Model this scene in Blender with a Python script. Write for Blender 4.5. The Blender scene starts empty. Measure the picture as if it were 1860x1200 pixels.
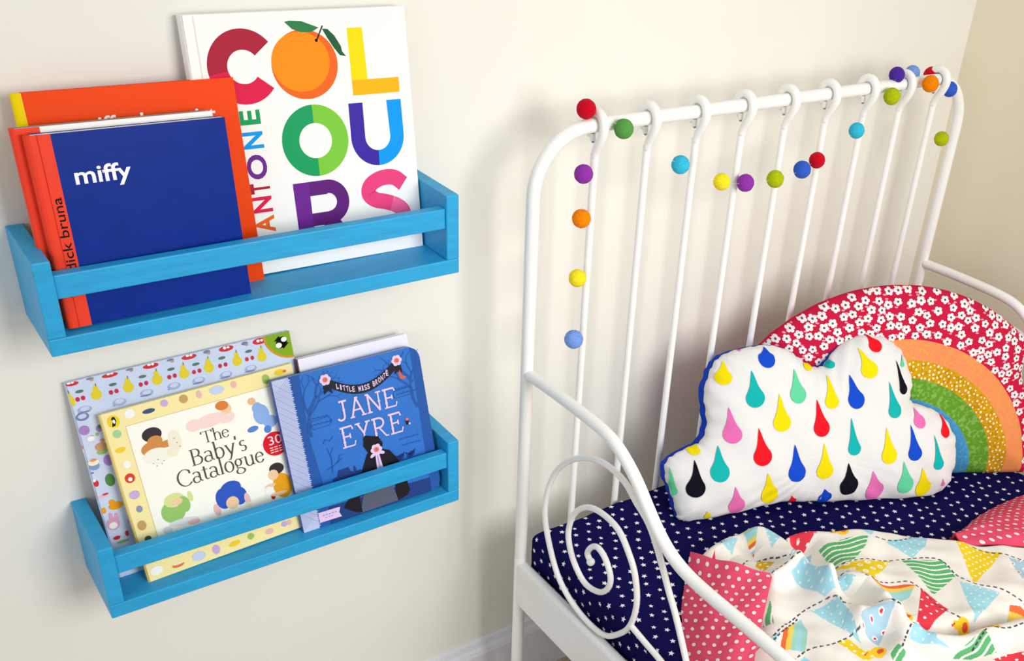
import bpy, math, random, json
import numpy as np
from mathutils import Vector, Matrix
from mathutils.geometry import tessellate_polygon

random.seed(7); np.random.seed(7)
C = bpy.context.scene.collection
DATA = json.loads(r'''{"books":{"miffy":{"A":[0.1137,-0.1011,0.8695],"w":0.1801,"h":0.1834,"yaw":0.0429,"lean":0.1373,"roll":-0.0187},"colours":{"A":[0.2787,-0.0561,0.8683],"w":0.2428,"h":0.2701,"yaw":0.0018,"lean":0.1344,"roll":-0.0087},"red":{"A":[0.1203,-0.0659,0.8678],"w":0.1991,"h":0.213,"yaw":0.0024,"lean":0.1579,"roll":-0.0082},"patt":{"A":[0.1106,-0.065,0.5305],"w":0.2548,"h":0.2406,"yaw":0.0099,"lean":0.238,"roll":0.0078},"baby":{"A":[0.1366,-0.091,0.5305],"w":0.2243,"h":0.2066,"yaw":0.03,"lean":0.3017,"roll":0.0138},"jane":{"A":[0.3244,-0.0947,0.5305],"w":0.1928,"h":0.2005,"yaw":-0.0385,"lean":0.2665,"roll":0.0229}},"cam":{"loc":[-0.0477,-1.135,1.3571],"rot":[1.01371,-0.07141,-0.64164],"f":1897.63,"c":[1102.61,792.44]},"dims":{"D":0.1105,"H":0.0972,"ux":0.0885,"uz":0.8477,"lx":0.087,"lz":0.512,"by":-0.113,"bl":0.6419,"br":1.473,"bt":1.005},"cloud":{"A":[0.863,-0.2141,0.4177],"u":[0.9178,-0.3971,0.0],"v":[0.1803,0.4167,0.891],"w":[-0.3539,-0.8177,0.454],"out":[[-0.0058,0.0106],[-0.0028,0.0006],[0.0224,-0.0032],[0.0946,0.004],[0.1647,0.014],[0.2359,0.0094],[0.3197,0.0062],[0.4131,0.004],[0.4475,0.0152],[0.463,0.0417],[0.4679,0.0689],[0.4655,0.1],[0.4487,0.1285],[0.4261,0.1451],[0.3926,0.1572],[0.3882,0.1658],[0.3911,0.1859],[0.3877,0.2062],[0.3769,0.2335],[0.3607,0.2542],[0.3352,0.2668],[0.3062,0.2673],[0.2772,0.2577],[0.2554,0.2406],[0.2426,0.2248],[0.23,0.2205],[0.2125,0.2262],[0.1952,0.2401],[0.178,0.2506],[0.1504,0.2582],[0.1194,0.2564],[0.085,0.2499],[0.0643,0.238],[0.0536,0.2194],[0.0442,0.1911],[0.0457,0.1653],[0.0469,0.1395],[0.0367,0.1176],[0.0196,0.1107],[-0.0042,0.101],[-0.0196,0.0892],[-0.0215,0.0668],[-0.0131,0.0403]]},"drops":[["Y",0.0727,0.2379,0.0682,0.202,0.0233],["B",0.1393,0.2555,0.1376,0.224,0.0271],["T",0.1102,0.2222,0.1152,0.166,0.0288],["M",0.1811,0.2208,0.1843,0.1682,0.0277],["Y",0.1508,0.1855,0.1563,0.1275,0.0275],["Y",0.2379,0.2092,0.2384,0.1574,0.0218],["B",0.2717,0.2077,0.2812,0.155,0.0278],["T",0.249,0.2327,0.2442,0.2181,0.028],["Y",0.2108,0.2306,0.2076,0.2162,0.0173],["Y",0.2901,0.2474,0.3068,0.2014,0.0268],["R",0.3106,0.2695,0.3232,0.2401,0.0215],["K",0.3517,0.2267,0.3661,0.1723,0.0164],["T",0.3341,0.1941,0.3477,0.1368,0.0236],["M",0.3652,0.2358,0.364,0.2146,0.008],["P",0.0736,0.1693,0.0799,0.1137,0.0269],["R",0.117,0.1355,0.1238,0.0777,0.0287],["R",0.2142,0.1731,0.2211,0.1155,0.0274],["T",0.2678,0.1426,0.2751,0.0833,0.0207],["Y",0.3291,0.1232,0.3331,0.066,0.0269],["B",0.372,0.1247,0.3787,0.0678,0.0228],["P",0.3858,0.1501,0.3925,0.1174,0.0221],["R",0.4362,0.138,0.4394,0.0987,0.0187],["T",0.4133,0.106,0.4206,0.0503,0.0187],["T",0.0566,0.112,0.0536,0.0578,0.0295],["K",0.0192,0.0922,0.0176,0.036,0.0285],["M",-0.0174,0.0838,-0.0124,0.0392,0.0138],["Y",0.0282,0.1149,0.0154,0.1008,0.0247],["B",0.1753,0.107,0.1801,0.0486,0.0292],["Y",0.2223,0.1057,0.2253,0.0499,0.0261],["Y",0.1309,0.0664,0.1394,0.0178,0.0275],["K",0.2635,0.0723,0.2688,0.0208,0.0307],["P",0.3063,0.0568,0.3174,0.0092,0.0304],["M",0.3579,0.0683,0.3672,0.0163,0.0279],["Y",0.3921,0.0556,0.4013,0.0081,0.0274],["P",0.078,0.0493,0.0863,0.006,0.0254],["B",0.2288,0.0333,0.2341,0.0085,0.0212],["Y",0.0368,0.0137,0.0407,0.0009,0.01],["R",0.1747,0.027,0.1831,0.0119,0.0104],["P",0.1016,0.2581,0.0994,0.2506,0.0201],["P",0.4295,0.0354,0.4347,0.0222,0.006]],"bunting":[["rb",[0.8943,-0.3095],[0.9189,-0.3189],[0.8665,-0.3674]],["lb",[0.915,-0.3331],[0.9398,-0.3564],[0.8933,-0.3735]],["lb",[0.8375,-0.3235],[0.8744,-0.3247],[0.8391,-0.3506]],["rd",[0.7984,-0.3459],[0.8222,-0.3324],[0.8062,-0.3583]],["mu",[0.8422,-0.393],[0.8694,-0.3743],[0.8834,-0.3906],[0.8633,-0.406],[0.8437,-0.4087]],["fl",[0.8791,-0.3957],[0.8887,-0.4092],[0.9382,-0.3798],[0.9569,-0.3966],[0.8936,-0.4494],[0.8818,-0.4274]],["rd",[0.9496,-0.3487],[0.9641,-0.3463],[0.9992,-0.376],[0.9468,-0.385]],["gr",[0.9631,-0.4004],[1.0293,-0.4328],[1.0106,-0.4454],[0.9705,-0.4571],[0.9512,-0.4452]],["lb",[1.0306,-0.409],[1.0604,-0.4244],[1.033,-0.4351]],["lb",[1.0426,-0.4544],[1.1152,-0.4744],[1.0845,-0.4934],[1.0482,-0.4998]],["ye",[1.1339,-0.5076],[1.1708,-0.5623],[1.0741,-0.586]],["gr",[1.0317,-0.4923],[1.0795,-0.5269],[1.0692,-0.5584],[1.0089,-0.5669],[1.0149,-0.5539]],["yf",[0.9455,-0.4468],[1.0207,-0.4855],[0.9546,-0.5067]],["rb2",[0.9435,-0.5094],[0.9799,-0.5249],[0.9984,-0.5437],[0.9717,-0.5554],[0.9316,-0.5487]],["rd",[1.0021,-0.5508],[1.0026,-0.5978],[0.9551,-0.6061],[0.9297,-0.6009]],["lb",[1.0633,-0.5695],[1.0889,-0.6169],[1.0154,-0.6308]],["rb2",[1.0882,-0.633],[1.1081,-0.6548],[1.0852,-0.6702],[1.0621,-0.6557]],["fl",[1.1696,-0.5747],[1.1917,-0.5987],[1.13,-0.6401]],["lb",[0.8619,-0.4395],[0.885,-0.4392],[0.8765,-0.505],[0.8623,-0.5007]],["lb",[0.8883,-0.4798],[0.9208,-0.4785],[0.9292,-0.4958],[0.887,-0.5024]],["gr",[0.8075,-0.4572],[0.7825,-0.4906],[0.7676,-0.4855]],["rb3",[0.7457,-0.5099],[0.8194,-0.5029],[0.8094,-0.5249],[0.7809,-0.5488],[0.7614,-0.5322]],["lb",[0.8363,-0.5025],[0.8699,-0.5146],[0.8468,-0.5824],[0.8455,-0.5606]],["ye",[0.8241,-0.5617],[0.84,-0.5655],[0.8406,-0.6071],[0.83,-0.6036]],["fl",[0.8598,-0.5611],[0.8873,-0.5567],[0.9088,-0.5746],[0.8584,-0.5981]],["lb",[0.9234,-0.6013],[0.9433,-0.6138],[0.9237,-0.6355],[0.9322,-0.6533],[0.8913,-0.6148]],["mu",[0.9708,-0.6269],[1.0178,-0.6566],[1.0148,-0.6678],[0.9703,-0.6396]],["gr",[0.922,-0.6611],[0.9916,-0.6574],[0.9843,-0.6864],[0.9469,-0.6782]],["rd",[0.9693,-0.6913],[0.9989,-0.6937],[1.0252,-0.7104],[0.9835,-0.7384],[0.9455,-0.714]],["gr",[0.8554,-0.6166],[0.8707,-0.6162],[0.8701,-0.6292],[0.8458,-0.6462]],["lb",[0.7549,-0.5557],[0.7748,-0.5531],[0.7756,-0.5689],[0.7444,-0.5889]],["rb3",[0.9045,-0.4464],[0.9288,-0.4364],[0.8917,-0.4676],[0.8874,-0.4553]]],"dash":[[[0.8291,-0.3288],[0.8578,-0.3199],[0.8776,-0.3212]],[[0.8235,-0.3814],[0.8592,-0.3732],[0.8814,-0.3817],[0.899,-0.4028]],[[1.0374,-0.4405],[1.057,-0.4605],[1.0916,-0.4682],[1.1172,-0.4728]],[[1.1481,-0.5298],[1.1688,-0.5637],[1.1857,-0.5898],[1.1962,-0.6118]],[[0.9484,-0.446],[0.9879,-0.4653],[1.0244,-0.4877],[1.0629,-0.5089],[1.0777,-0.5283],[1.0716,-0.5599],[1.0777,-0.5882],[1.0955,-0.6138],[1.1059,-0.644],[1.1127,-0.6669]],[[0.833,-0.4311],[0.8587,-0.4278],[0.8834,-0.4333]],[[0.9014,-0.4784],[0.9247,-0.4785],[0.9379,-0.4916],[0.9423,-0.5087],[0.9698,-0.5162],[0.9957,-0.5323],[0.9988,-0.5534],[0.9952,-0.5794],[0.9972,-0.6036],[1.005,-0.6353],[1.013,-0.6448]],[[0.7665,-0.5063],[0.8106,-0.4974],[0.8527,-0.4992],[0.8699,-0.5146],[0.8672,-0.5308],[0.8865,-0.5474],[0.9081,-0.5521],[0.908,-0.5785],[0.9264,-0.5988]],[[0.7572,-0.55],[0.7867,-0.5483],[0.8084,-0.558],[0.8357,-0.5628],[0.8564,-0.5674]],[[0.8708,-0.6224],[0.9153,-0.6047],[0.9686,-0.6255]],[[0.9242,-0.5974],[0.9714,-0.6295],[1.017,-0.6692],[1.0629,-0.6851]],[[0.956,-0.6685],[0.9938,-0.6588]],[[0.752,-0.5139],[0.7872,-0.5065],[0.815,-0.5002]]],"chick":[[1.0075,-0.4032],[0.9383,-0.5778],[0.9992,-0.6272],[0.8502,-0.6052],[0.9417,-0.411]],"ridge":[[[0.9489,-0.3493],[0.9431,-0.3828],[0.9367,-0.4158],[0.9037,-0.436]],[[0.8376,-0.434],[0.8802,-0.4289],[0.8959,-0.4435],[0.8876,-0.4841]],[[0.8834,-0.4333],[0.8765,-0.505],[0.8672,-0.5308],[0.8648,-0.5599]],[[0.8677,-0.5574],[0.9073,-0.5693],[0.9264,-0.5988]],[[0.9235,-0.5948],[0.9661,-0.6274],[1.0467,-0.6482],[1.101,-0.6596]],[[0.8853,-0.4827],[0.9224,-0.4771],[0.94,-0.5073],[0.924,-0.5485]],[[0.9209,-0.5511],[0.8985,-0.6026],[0.8681,-0.6247]],[[0.9613,-0.3885],[0.9419,-0.4445],[0.9014,-0.4784]],[[0.8865,-0.5474],[0.9058,-0.5771],[0.9153,-0.6047]],[[0.8841,-0.3143],[0.863,-0.3652],[0.8823,-0.3925]],[[0.9267,-0.6331],[0.9765,-0.6563],[1.0539,-0.6794]]],"edge":[[0.7852,-0.3226],[0.842,-0.3103],[0.8931,-0.3087],[0.9189,-0.3189],[0.9368,-0.3574],[0.9569,-0.3475],[0.9942,-0.373],[1.0628,-0.4186],[1.1032,-0.4588],[1.1425,-0.4993],[1.2206,-0.5661]],"flapR":[[0.7842,-0.3224,0.4637],[0.8038,-0.3827,0.4737],[0.8355,-0.4309,0.4777],[0.7926,-0.4637,0.4777],[0.7364,-0.508,0.4757],[0.7017,-0.536,0.4737]],"flapL":[[0.7991,-0.3078,0.4477],[0.7684,-0.3364,0.4237],[0.7304,-0.3735,0.4227],[0.701,-0.4124,0.4217],[0.6735,-0.4513,0.4197]],"pinkR":[[1.1787,-0.4822,0.4377],[1.2446,-0.4626,0.4377],[1.3093,-0.4561,0.4377],[1.3892,-0.4596,0.4377]],"balls":[["light blue",0.7028,-0.131,0.7276],["yellow",0.703,-0.131,0.8157],["orange",0.7034,-0.131,0.896],["purple",0.7026,-0.131,0.9531],["red",0.7142,-0.113,1.0259],["green",0.7582,-0.133,1.0026],["turquoise",0.8594,-0.131,0.9443],["yellow",0.9383,-0.131,0.9104],["purple",0.9843,-0.131,0.9023],["lime green",1.043,-0.131,0.8997],["blue",1.0964,-0.131,0.9062],["red",1.125,-0.131,0.9163],["turquoise",1.2009,-0.131,0.9512],["lime green",1.2612,-0.135,0.9963],["violet",1.291,-0.113,1.02],["light blue",1.3434,-0.101,1.0156],["red",1.3983,-0.097,1.0078],["orange",1.3421,-0.139,1.0088],["blue",1.4114,-0.127,0.9917],["lime green",1.4153,-0.131,0.9143]],"border":[["white",0.0301,0.1993,0.0058,0.0054],["navy",0.0506,0.1965,0.007,0.0027],["lilac",0.0689,0.2006,0.0041,0.0042],["tan",0.0907,0.1994,0.0049,0.0051],["pink",0.1086,0.1997,0.0029,0.0048],["paleblue",0.1295,0.1992,0.0087,0.0054],["pink",0.1501,0.2002,0.0035,0.0042],["green",0.1889,0.1962,0.0046,0.006],["yellow",0.2071,0.2,0.0064,0.0036],["orange",0.2134,0.1996,0.0023,0.0018],["mint",0.0118,0.1808,0.0046,0.0048],["yellow",0.01,0.162,0.0052,0.003],["yellow",0.0138,0.1623,0.0023,0.0024],["white",0.0128,0.144,0.0041,0.0048],["red",0.0116,0.1275,0.0055,0.0057],["white",0.0116,0.1263,0.0023,0.0024],["lilac",0.0112,0.1071,0.0058,0.0051],["greyblue",0.012,0.0892,0.0035,0.0042],["tan",0.0096,0.0695,0.0049,0.006],["dkgreen",0.0119,0.0517,0.0038,0.0036],["white",0.0111,0.011,0.007,0.0054],["orange",0.0355,0.0082,0.007,0.0027],["cream",0.036,0.01,0.0058,0.0012],["paleblue",0.0605,0.0101,0.0081,0.006],["lilac",0.0817,0.0106,0.0046,0.006],["yellow",0.1036,0.0097,0.0064,0.0033],["yellow",0.1087,0.0104,0.0026,0.0024],["green",0.1252,0.0115,0.0041,0.0042],["pink",0.1486,0.0093,0.0052,0.0036],["lilac",0.1687,0.0119,0.0041,0.0036],["pink",0.1752,0.0116,0.0029,0.0036]],"figs":[["hair",0.0468,0.1692,0.011,0.0084],["skin",0.0479,0.1604,0.0087,0.0069],["skin",0.0413,0.1534,0.0104,0.0078],["skin",0.0597,0.1542,0.0099,0.0042],["nappy",0.0462,0.1433,0.0151,0.0096],["cream2",0.0688,0.1544,0.0075,0.0132],["cream2",0.0635,0.1426,0.0064,0.006],["babypink",0.0942,0.1658,0.0093,0.0072],["babypink",0.1133,0.1662,0.018,0.0078],["babypink",0.1322,0.1645,0.0104,0.0072],["peach",0.1346,0.1743,0.0064,0.006],["ginger",0.1306,0.1796,0.0078,0.0057],["sky",0.1735,0.1558,0.0099,0.0126],["sky",0.1821,0.1443,0.0087,0.0078],["skyd",0.1594,0.1411,0.007,0.0036],["skyd",0.1768,0.1357,0.0046,0.0048],["peachd",0.1657,0.1746,0.0049,0.0045],["sky",0.1704,0.1647,0.0064,0.0072],["leaf",0.0468,0.0734,0.0139,0.0138],["leafl",0.0508,0.0865,0.0116,0.0084],["leaf",0.0602,0.0781,0.007,0.0102],["leafl",0.0692,0.085,0.0029,0.0066],["peach",0.0535,0.0837,0.0064,0.0042],["greyl",0.0549,0.0577,0.0174,0.0042],["pinkl",0.0656,0.0537,0.0075,0.003],["greyl",0.0351,0.0536,0.0052,0.0048],["pinkl",0.0951,0.0581,0.0041,0.0078],["blue",0.1162,0.0781,0.0128,0.0096],["blue",0.1054,0.069,0.0093,0.0132],["blue",0.1246,0.0661,0.0087,0.0114],["blue",0.114,0.0692,0.0145,0.0102],["peach",0.1143,0.0606,0.0078,0.0078],["pinkl",0.1325,0.0593,0.0035,0.0078],["cream2",0.1321,0.0522,0.0041,0.003],["gold",0.1782,0.0615,0.0116,0.0162],["gold",0.176,0.0699,0.0075,0.0084],["hair",0.1757,0.0846,0.0093,0.0072],["peach",0.1699,0.0779,0.0064,0.0066],["peach",0.1632,0.0657,0.007,0.0024],["white",0.1605,0.0587,0.0058,0.0066],["redd",0.1635,0.051,0.0026,0.0036],["peach",0.1719,0.0527,0.0104,0.0024]],"pattern":[["redc",0.0052,0.24,0.0087,0.0048],["white",0.0037,0.2404,0.002,0.0018],["white",0.0073,0.2403,0.0017,0.0015],["redc",0.0462,0.2396,0.0087,0.0048],["white",0.0448,0.24,0.002,0.0018],["white",0.0484,0.2399,0.0017,0.0015],["redc",0.0903,0.2388,0.0087,0.0048],["white",0.0887,0.2392,0.002,0.0018],["white",0.0925,0.2391,0.0017,0.0015],["redc",0.1334,0.2387,0.0087,0.0048],["white",0.1318,0.2391,0.002,0.0018],["white",0.1358,0.239,0.0017,0.0015],["redc",0.1767,0.2377,0.0087,0.0048],["white",0.175,0.2381,0.002,0.0018],["white",0.1792,0.238,0.0017,0.0015],["redc",0.2171,0.2366,0.0087,0.0048],["white",0.2153,0.237,0.002,0.0018],["white",0.2196,0.2369,0.0017,0.0015],["greyb",0.0254,0.2395,0.0041,0.0021],["tanb",0.027,0.2374,0.002,0.0015],["greyb",0.0674,0.2394,0.0041,0.0021],["tanb",0.069,0.2372,0.002,0.0015],["greyb",0.1124,0.2391,0.0041,0.0021],["tanb",0.1142,0.2369,0.002,0.0015],["greyb",0.154,0.2384,0.0041,0.0021],["tanb",0.1559,0.2361,0.002,0.0015],["greyb",0.1991,0.2378,0.0041,0.0021],["tanb",0.201,0.2355,0.002,0.0015],["pear",0.0276,0.2198,0.0058,0.006],["pear",0.0282,0.2255,0.0029,0.0054],["stem",0.0293,0.231,0.0006,0.0021],["pear",0.0616,0.2194,0.0058,0.006],["pear",0.0622,0.2252,0.0029,0.0054],["stem",0.0632,0.2308,0.0006,0.0021],["pear",0.0933,0.2199,0.0058,0.006],["pear",0.0938,0.2257,0.0029,0.0054],["stem",0.0949,0.2314,0.0006,0.0021],["pear",0.1238,0.2194,0.0058,0.006],["pear",0.1242,0.2254,0.0029,0.0054],["stem",0.1252,0.2311,0.0006,0.0021],["pear",0.1525,0.2193,0.0058,0.006],["pear",0.1529,0.2253,0.0029,0.0054],["stem",0.1539,0.2312,0.0006,0.0021],["pear",0.1861,0.2188,0.0058,0.006],["pear",0.1865,0.2249,0.0029,0.0054],["stem",0.1874,0.2308,0.0006,0.0021],["pear",0.2161,0.2169,0.0058,0.006],["pear",0.2165,0.223,0.0029,0.0054],["stem",0.2174,0.229,0.0006,0.0021],["pear",-0.0006,0.2189,0.0058,0.006],["pear",0.0,0.2245,0.0029,0.0054],["stem",0.0011,0.23,0.0006,0.0021],["cherry",0.008,0.2197,0.0023,0.0027],["cherry",0.0137,0.2199,0.0023,0.0027],["leafd",0.0118,0.2279,0.0043,0.0018],["cherry",0.0427,0.2184,0.0023,0.0027],["cherry",0.0486,0.2185,0.0023,0.0027],["leafd",0.0466,0.2267,0.0043,0.0018],["cherry",0.075,0.2191,0.0023,0.0027],["cherry",0.0811,0.2193,0.0023,0.0027],["leafd",0.0789,0.2276,0.0043,0.0018],["cherry",0.1069,0.2196,0.0023,0.0027],["cherry",0.1131,0.2198,0.0023,0.0027],["leafd",0.1108,0.2282,0.0043,0.0018],["cherry",0.1349,0.2184,0.0023,0.0027],["cherry",0.1413,0.2185,0.0023,0.0027],["leafd",0.1389,0.2271,0.0043,0.0018],["cherry",0.1654,0.2182,0.0023,0.0027],["cherry",0.172,0.2183,0.0023,0.0027],["leafd",0.1694,0.227,0.0043,0.0018],["cherry",0.1978,0.2183,0.0023,0.0027],["cherry",0.2045,0.2185,0.0023,0.0027],["leafd",0.2018,0.2273,0.0043,0.0018],["arch",0.0122,0.2066,0.0075,0.0042],["bgb",0.0125,0.2077,0.0049,0.0027],["greyb",0.0106,0.2041,0.0064,0.0009],["arch",0.0486,0.2052,0.0075,0.0042],["bgb",0.0489,0.2063,0.0049,0.0027],["greyb",0.0469,0.2027,0.0064,0.0009],["arch",0.079,0.2079,0.0075,0.0042],["bgb",0.0792,0.209,0.0049,0.0027],["greyb",0.0773,0.2053,0.0064,0.0009],["arch",0.1096,0.208,0.0075,0.0042],["bgb",0.1098,0.2092,0.0049,0.0027],["greyb",0.1079,0.2055,0.0064,0.0009],["arch",0.1379,0.2072,0.0075,0.0042],["bgb",0.1382,0.2084,0.0049,0.0027],["greyb",0.1362,0.2046,0.0064,0.0009],["arch",0.1699,0.2059,0.0075,0.0042],["bgb",0.1702,0.2071,0.0049,0.0027],["greyb",0.1682,0.2032,0.0064,0.0009],["arch",0.2,0.2059,0.0075,0.0042],["bgb",0.2003,0.2071,0.0049,0.0027],["greyb",0.1983,0.2032,0.0064,0.0009],["purp",0.0061,0.1837,0.0055,0.0057],["white",0.0104,0.1726,0.0041,0.003],["redc",0.0114,0.1747,0.0023,0.0012],["tanb",0.018,0.1607,0.0064,0.0048],["greenl",0.0179,0.1547,0.0058,0.0036],["redc",-0.0024,0.163,0.002,0.0048],["white",-0.0032,0.1606,0.0023,0.003],["ckblue",0.0038,0.1403,0.0081,0.0048],["cream",0.0049,0.1448,0.0075,0.0036],["orangel",0.0066,0.1476,0.0035,0.0018],["purp",0.0217,0.1428,0.0052,0.0066],["tanb",0.0209,0.1673,0.0023,0.0024],["redc",0.0002,0.1201,0.0058,0.0042],["white",-0.0002,0.1239,0.0041,0.0018],["greend",0.0179,0.1195,0.0052,0.0078],["pinkl",0.0067,0.1031,0.0058,0.0015],["redc",0.0093,0.1047,0.0035,0.0012],["duck",0.0166,0.0878,0.0081,0.0048],["duck",0.0133,0.0933,0.0035,0.0033],["duck",-0.0001,0.086,0.0058,0.0039],["duckd",0.0173,0.0853,0.0041,0.0018],["pinkd",0.0089,0.0671,0.0075,0.0078],["white",0.0085,0.0653,0.0046,0.0042],["pinkd",0.0083,0.0758,0.0023,0.006],["pinkd",0.014,0.0738,0.0023,0.006],["redc",0.0087,0.0492,0.0041,0.0024],["greenl",0.0141,0.0427,0.007,0.0018],["greyb",0.0079,0.1994,0.007,0.0048],["bgb",0.008,0.1999,0.0046,0.0027],["lilac",0.0262,0.0647,0.0023,0.0042],["redc",0.0201,0.0508,0.002,0.0036],["greend",0.0222,0.1834,0.002,0.0024],["purp",0.0212,0.1816,0.0035,0.0042],["tanb",-0.0019,0.106,0.0017,0.006],["greyb",-0.0005,0.1332,0.0046,0.0012],["greenl",0.0177,0.1757,0.002,0.0021]]}''')
DIM = DATA['dims']

# ------------------------------------------------------------------ camera, light, exposure
cd = bpy.data.cameras.new('camera')
cd.sensor_fit = 'HORIZONTAL'; cd.sensor_width = 36.0
cd.lens = DATA['cam']['f'] * 36.0 / 1860.0
cd.shift_x = -(DATA['cam']['c'][0] - 930.0) / 1860.0
cd.shift_y = (DATA['cam']['c'][1] - 600.0) / 1860.0
cd.clip_start = 0.02
cam = bpy.data.objects.new('camera', cd); C.objects.link(cam)
cam.location = DATA['cam']['loc']; cam.rotation_euler = DATA['cam']['rot']
bpy.context.scene.camera = cam

vs = bpy.context.scene.view_settings
vs.view_transform = 'Standard'; vs.look = 'None'; vs.gamma = 1.0; vs.use_curve_mapping = False
vs.exposure = 0.07

w = bpy.data.worlds.new('daylight'); bpy.context.scene.world = w; w.use_nodes = True
w.node_tree.nodes['Background'].inputs[0].default_value = (0.985, 0.99, 1.0, 1)
w.node_tree.nodes['Background'].inputs[1].default_value = 0.50

def area(name, loc, target, sx, sy, power, col, spread=180):
    l = bpy.data.lights.new(name, 'AREA'); l.shape = 'RECTANGLE'; l.size = sx; l.size_y = sy
    l.energy = power; l.color = col; l.spread = math.radians(spread)
    o = bpy.data.objects.new(name, l); C.objects.link(o); o.location = loc
    o.rotation_euler = (Vector(target) - Vector(loc)).to_track_quat('-Z', 'Y').to_euler()
    return o
area('window_light', (0.80, -2.0, 1.45), (0.78, 0, 0.60), 0.9, 0.9, 8.5, (1.0, 0.985, 0.955), 95)
area('side_window_light', (-1.8, -1.6, 1.5), (1.1, -0.2, 0.6), 0.9, 1.1, 9, (0.88, 0.94, 1.0))

# ------------------------------------------------------------------ materials
def lin(c):
    c = c / 255.0
    return c / 12.92 if c <= 0.04045 else ((c + 0.055) / 1.055) ** 2.4
def rgb(c): return (lin(c[0]), lin(c[1]), lin(c[2]), 1.0)
MATS = {}
def M(name, col, rough=0.5, spec=0.4, var=0.0, scale=60.0, bump=0.0, bscale=400.0, sheen=0.0, stretch=None, coat=0.0):
    if name in MATS: return MATS[name]
    m = bpy.data.materials.new(name); m.use_nodes = True; MATS[name] = m
    nt = m.node_tree; b = nt.nodes['Principled BSDF']
    b.inputs['Base Color'].default_value = rgb(col)
    b.inputs['Roughness'].default_value = rough
    b.inputs['Specular IOR Level'].default_value = spec
    if sheen: b.inputs['Sheen Weight'].default_value = sheen
    if coat: b.inputs['Coat Weight'].default_value = coat; b.inputs['Coat Roughness'].default_value = 0.15
    tc = None
    if var or bump:
        tc = nt.nodes.new('ShaderNodeTexCoord')
        src = tc.outputs['Object']
        if stretch:
            mp = nt.nodes.new('ShaderNodeMapping'); mp.inputs['Scale'].default_value = stretch
            nt.links.new(src, mp.inputs['Vector']); src = mp.outputs['Vector']
    if var:
        n = nt.nodes.new('ShaderNodeTexNoise'); n.inputs['Scale'].default_value = scale; n.inputs['Detail'].default_value = 4
        nt.links.new(src, n.inputs['Vector'])
        r = nt.nodes.new('ShaderNodeValToRGB')
        a = [max(0, x * (1 - var)) for x in col]; z = [min(255, x * (1 + var)) for x in col]
        r.color_ramp.elements[0].position = 0.3; r.color_ramp.elements[0].color = rgb(a)
        r.color_ramp.elements[1].position = 0.7; r.color_ramp.elements[1].color = rgb(z)
        nt.links.new(n.outputs['Fac'], r.inputs['Fac']); nt.links.new(r.outputs['Color'], b.inputs['Base Color'])
    if bump:
        n2 = nt.nodes.new('ShaderNodeTexNoise'); n2.inputs['Scale'].default_value = bscale; n2.inputs['Detail'].default_value = 3
        nt.links.new(src, n2.inputs['Vector'])
        bp = nt.nodes.new('ShaderNodeBump'); bp.inputs['Strength'].default_value = bump; bp.inputs['Distance'].default_value = 0.002
        nt.links.new(n2.outputs['Fac'], bp.inputs['Height']); nt.links.new(bp.outputs['Normal'], b.inputs['Normal'])
    return m
def ink(name, col): return M('ink_' + name, [255*(c/255)**1.10 for c in col], 0.45, 0.08)
def mottled(name, base, spot, scale, lo=0.5, hi=0.6):
    """two-colour small print: spots of one colour on another"""
    m = M(name, base, 0.9, 0.1, bump=0.25, bscale=900)
    nt = m.node_tree; b = nt.nodes['Principled BSDF']
    tc = nt.nodes.new('ShaderNodeTexCoord'); n = nt.nodes.new('ShaderNodeTexNoise')
    n.inputs['Scale'].default_value = scale; n.inputs['Detail'].default_value = 2
    nt.links.new(tc.outputs['Object'], n.inputs['Vector'])
    r = nt.nodes.new('ShaderNodeValToRGB'); r.color_ramp.elements[0].position = lo; r.color_ramp.elements[0].color = rgb(base)
    r.color_ramp.elements[1].position = hi; r.color_ramp.elements[1].color = rgb(spot)
    nt.links.new(n.outputs['Fac'], r.inputs['Fac']); nt.links.new(r.outputs['Color'], b.inputs['Base Color'])
    return m

# ------------------------------------------------------------------ mesh helpers
WM = {}
def world_of(o): return WM.get(o.name, Matrix.Identity(4))
def tag(o, label=None, cat=None, group=None, kind=None):
    if label: o['label'] = label
    if cat: o['category'] = cat
    if group: o['group'] = group
    if kind: o['kind'] = kind
    return o
def thing(name, loc, label, cat, group=None, mat4=None):
    o = bpy.data.objects.new(name, None); C.objects.link(o); o.empty_display_size = 0.05
    m = mat4 if mat4 is not None else Matrix.Translation(Vector(loc))
    o.matrix_world = m; WM[o.name] = m.copy()
    return tag(o, label, cat, group)

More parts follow.
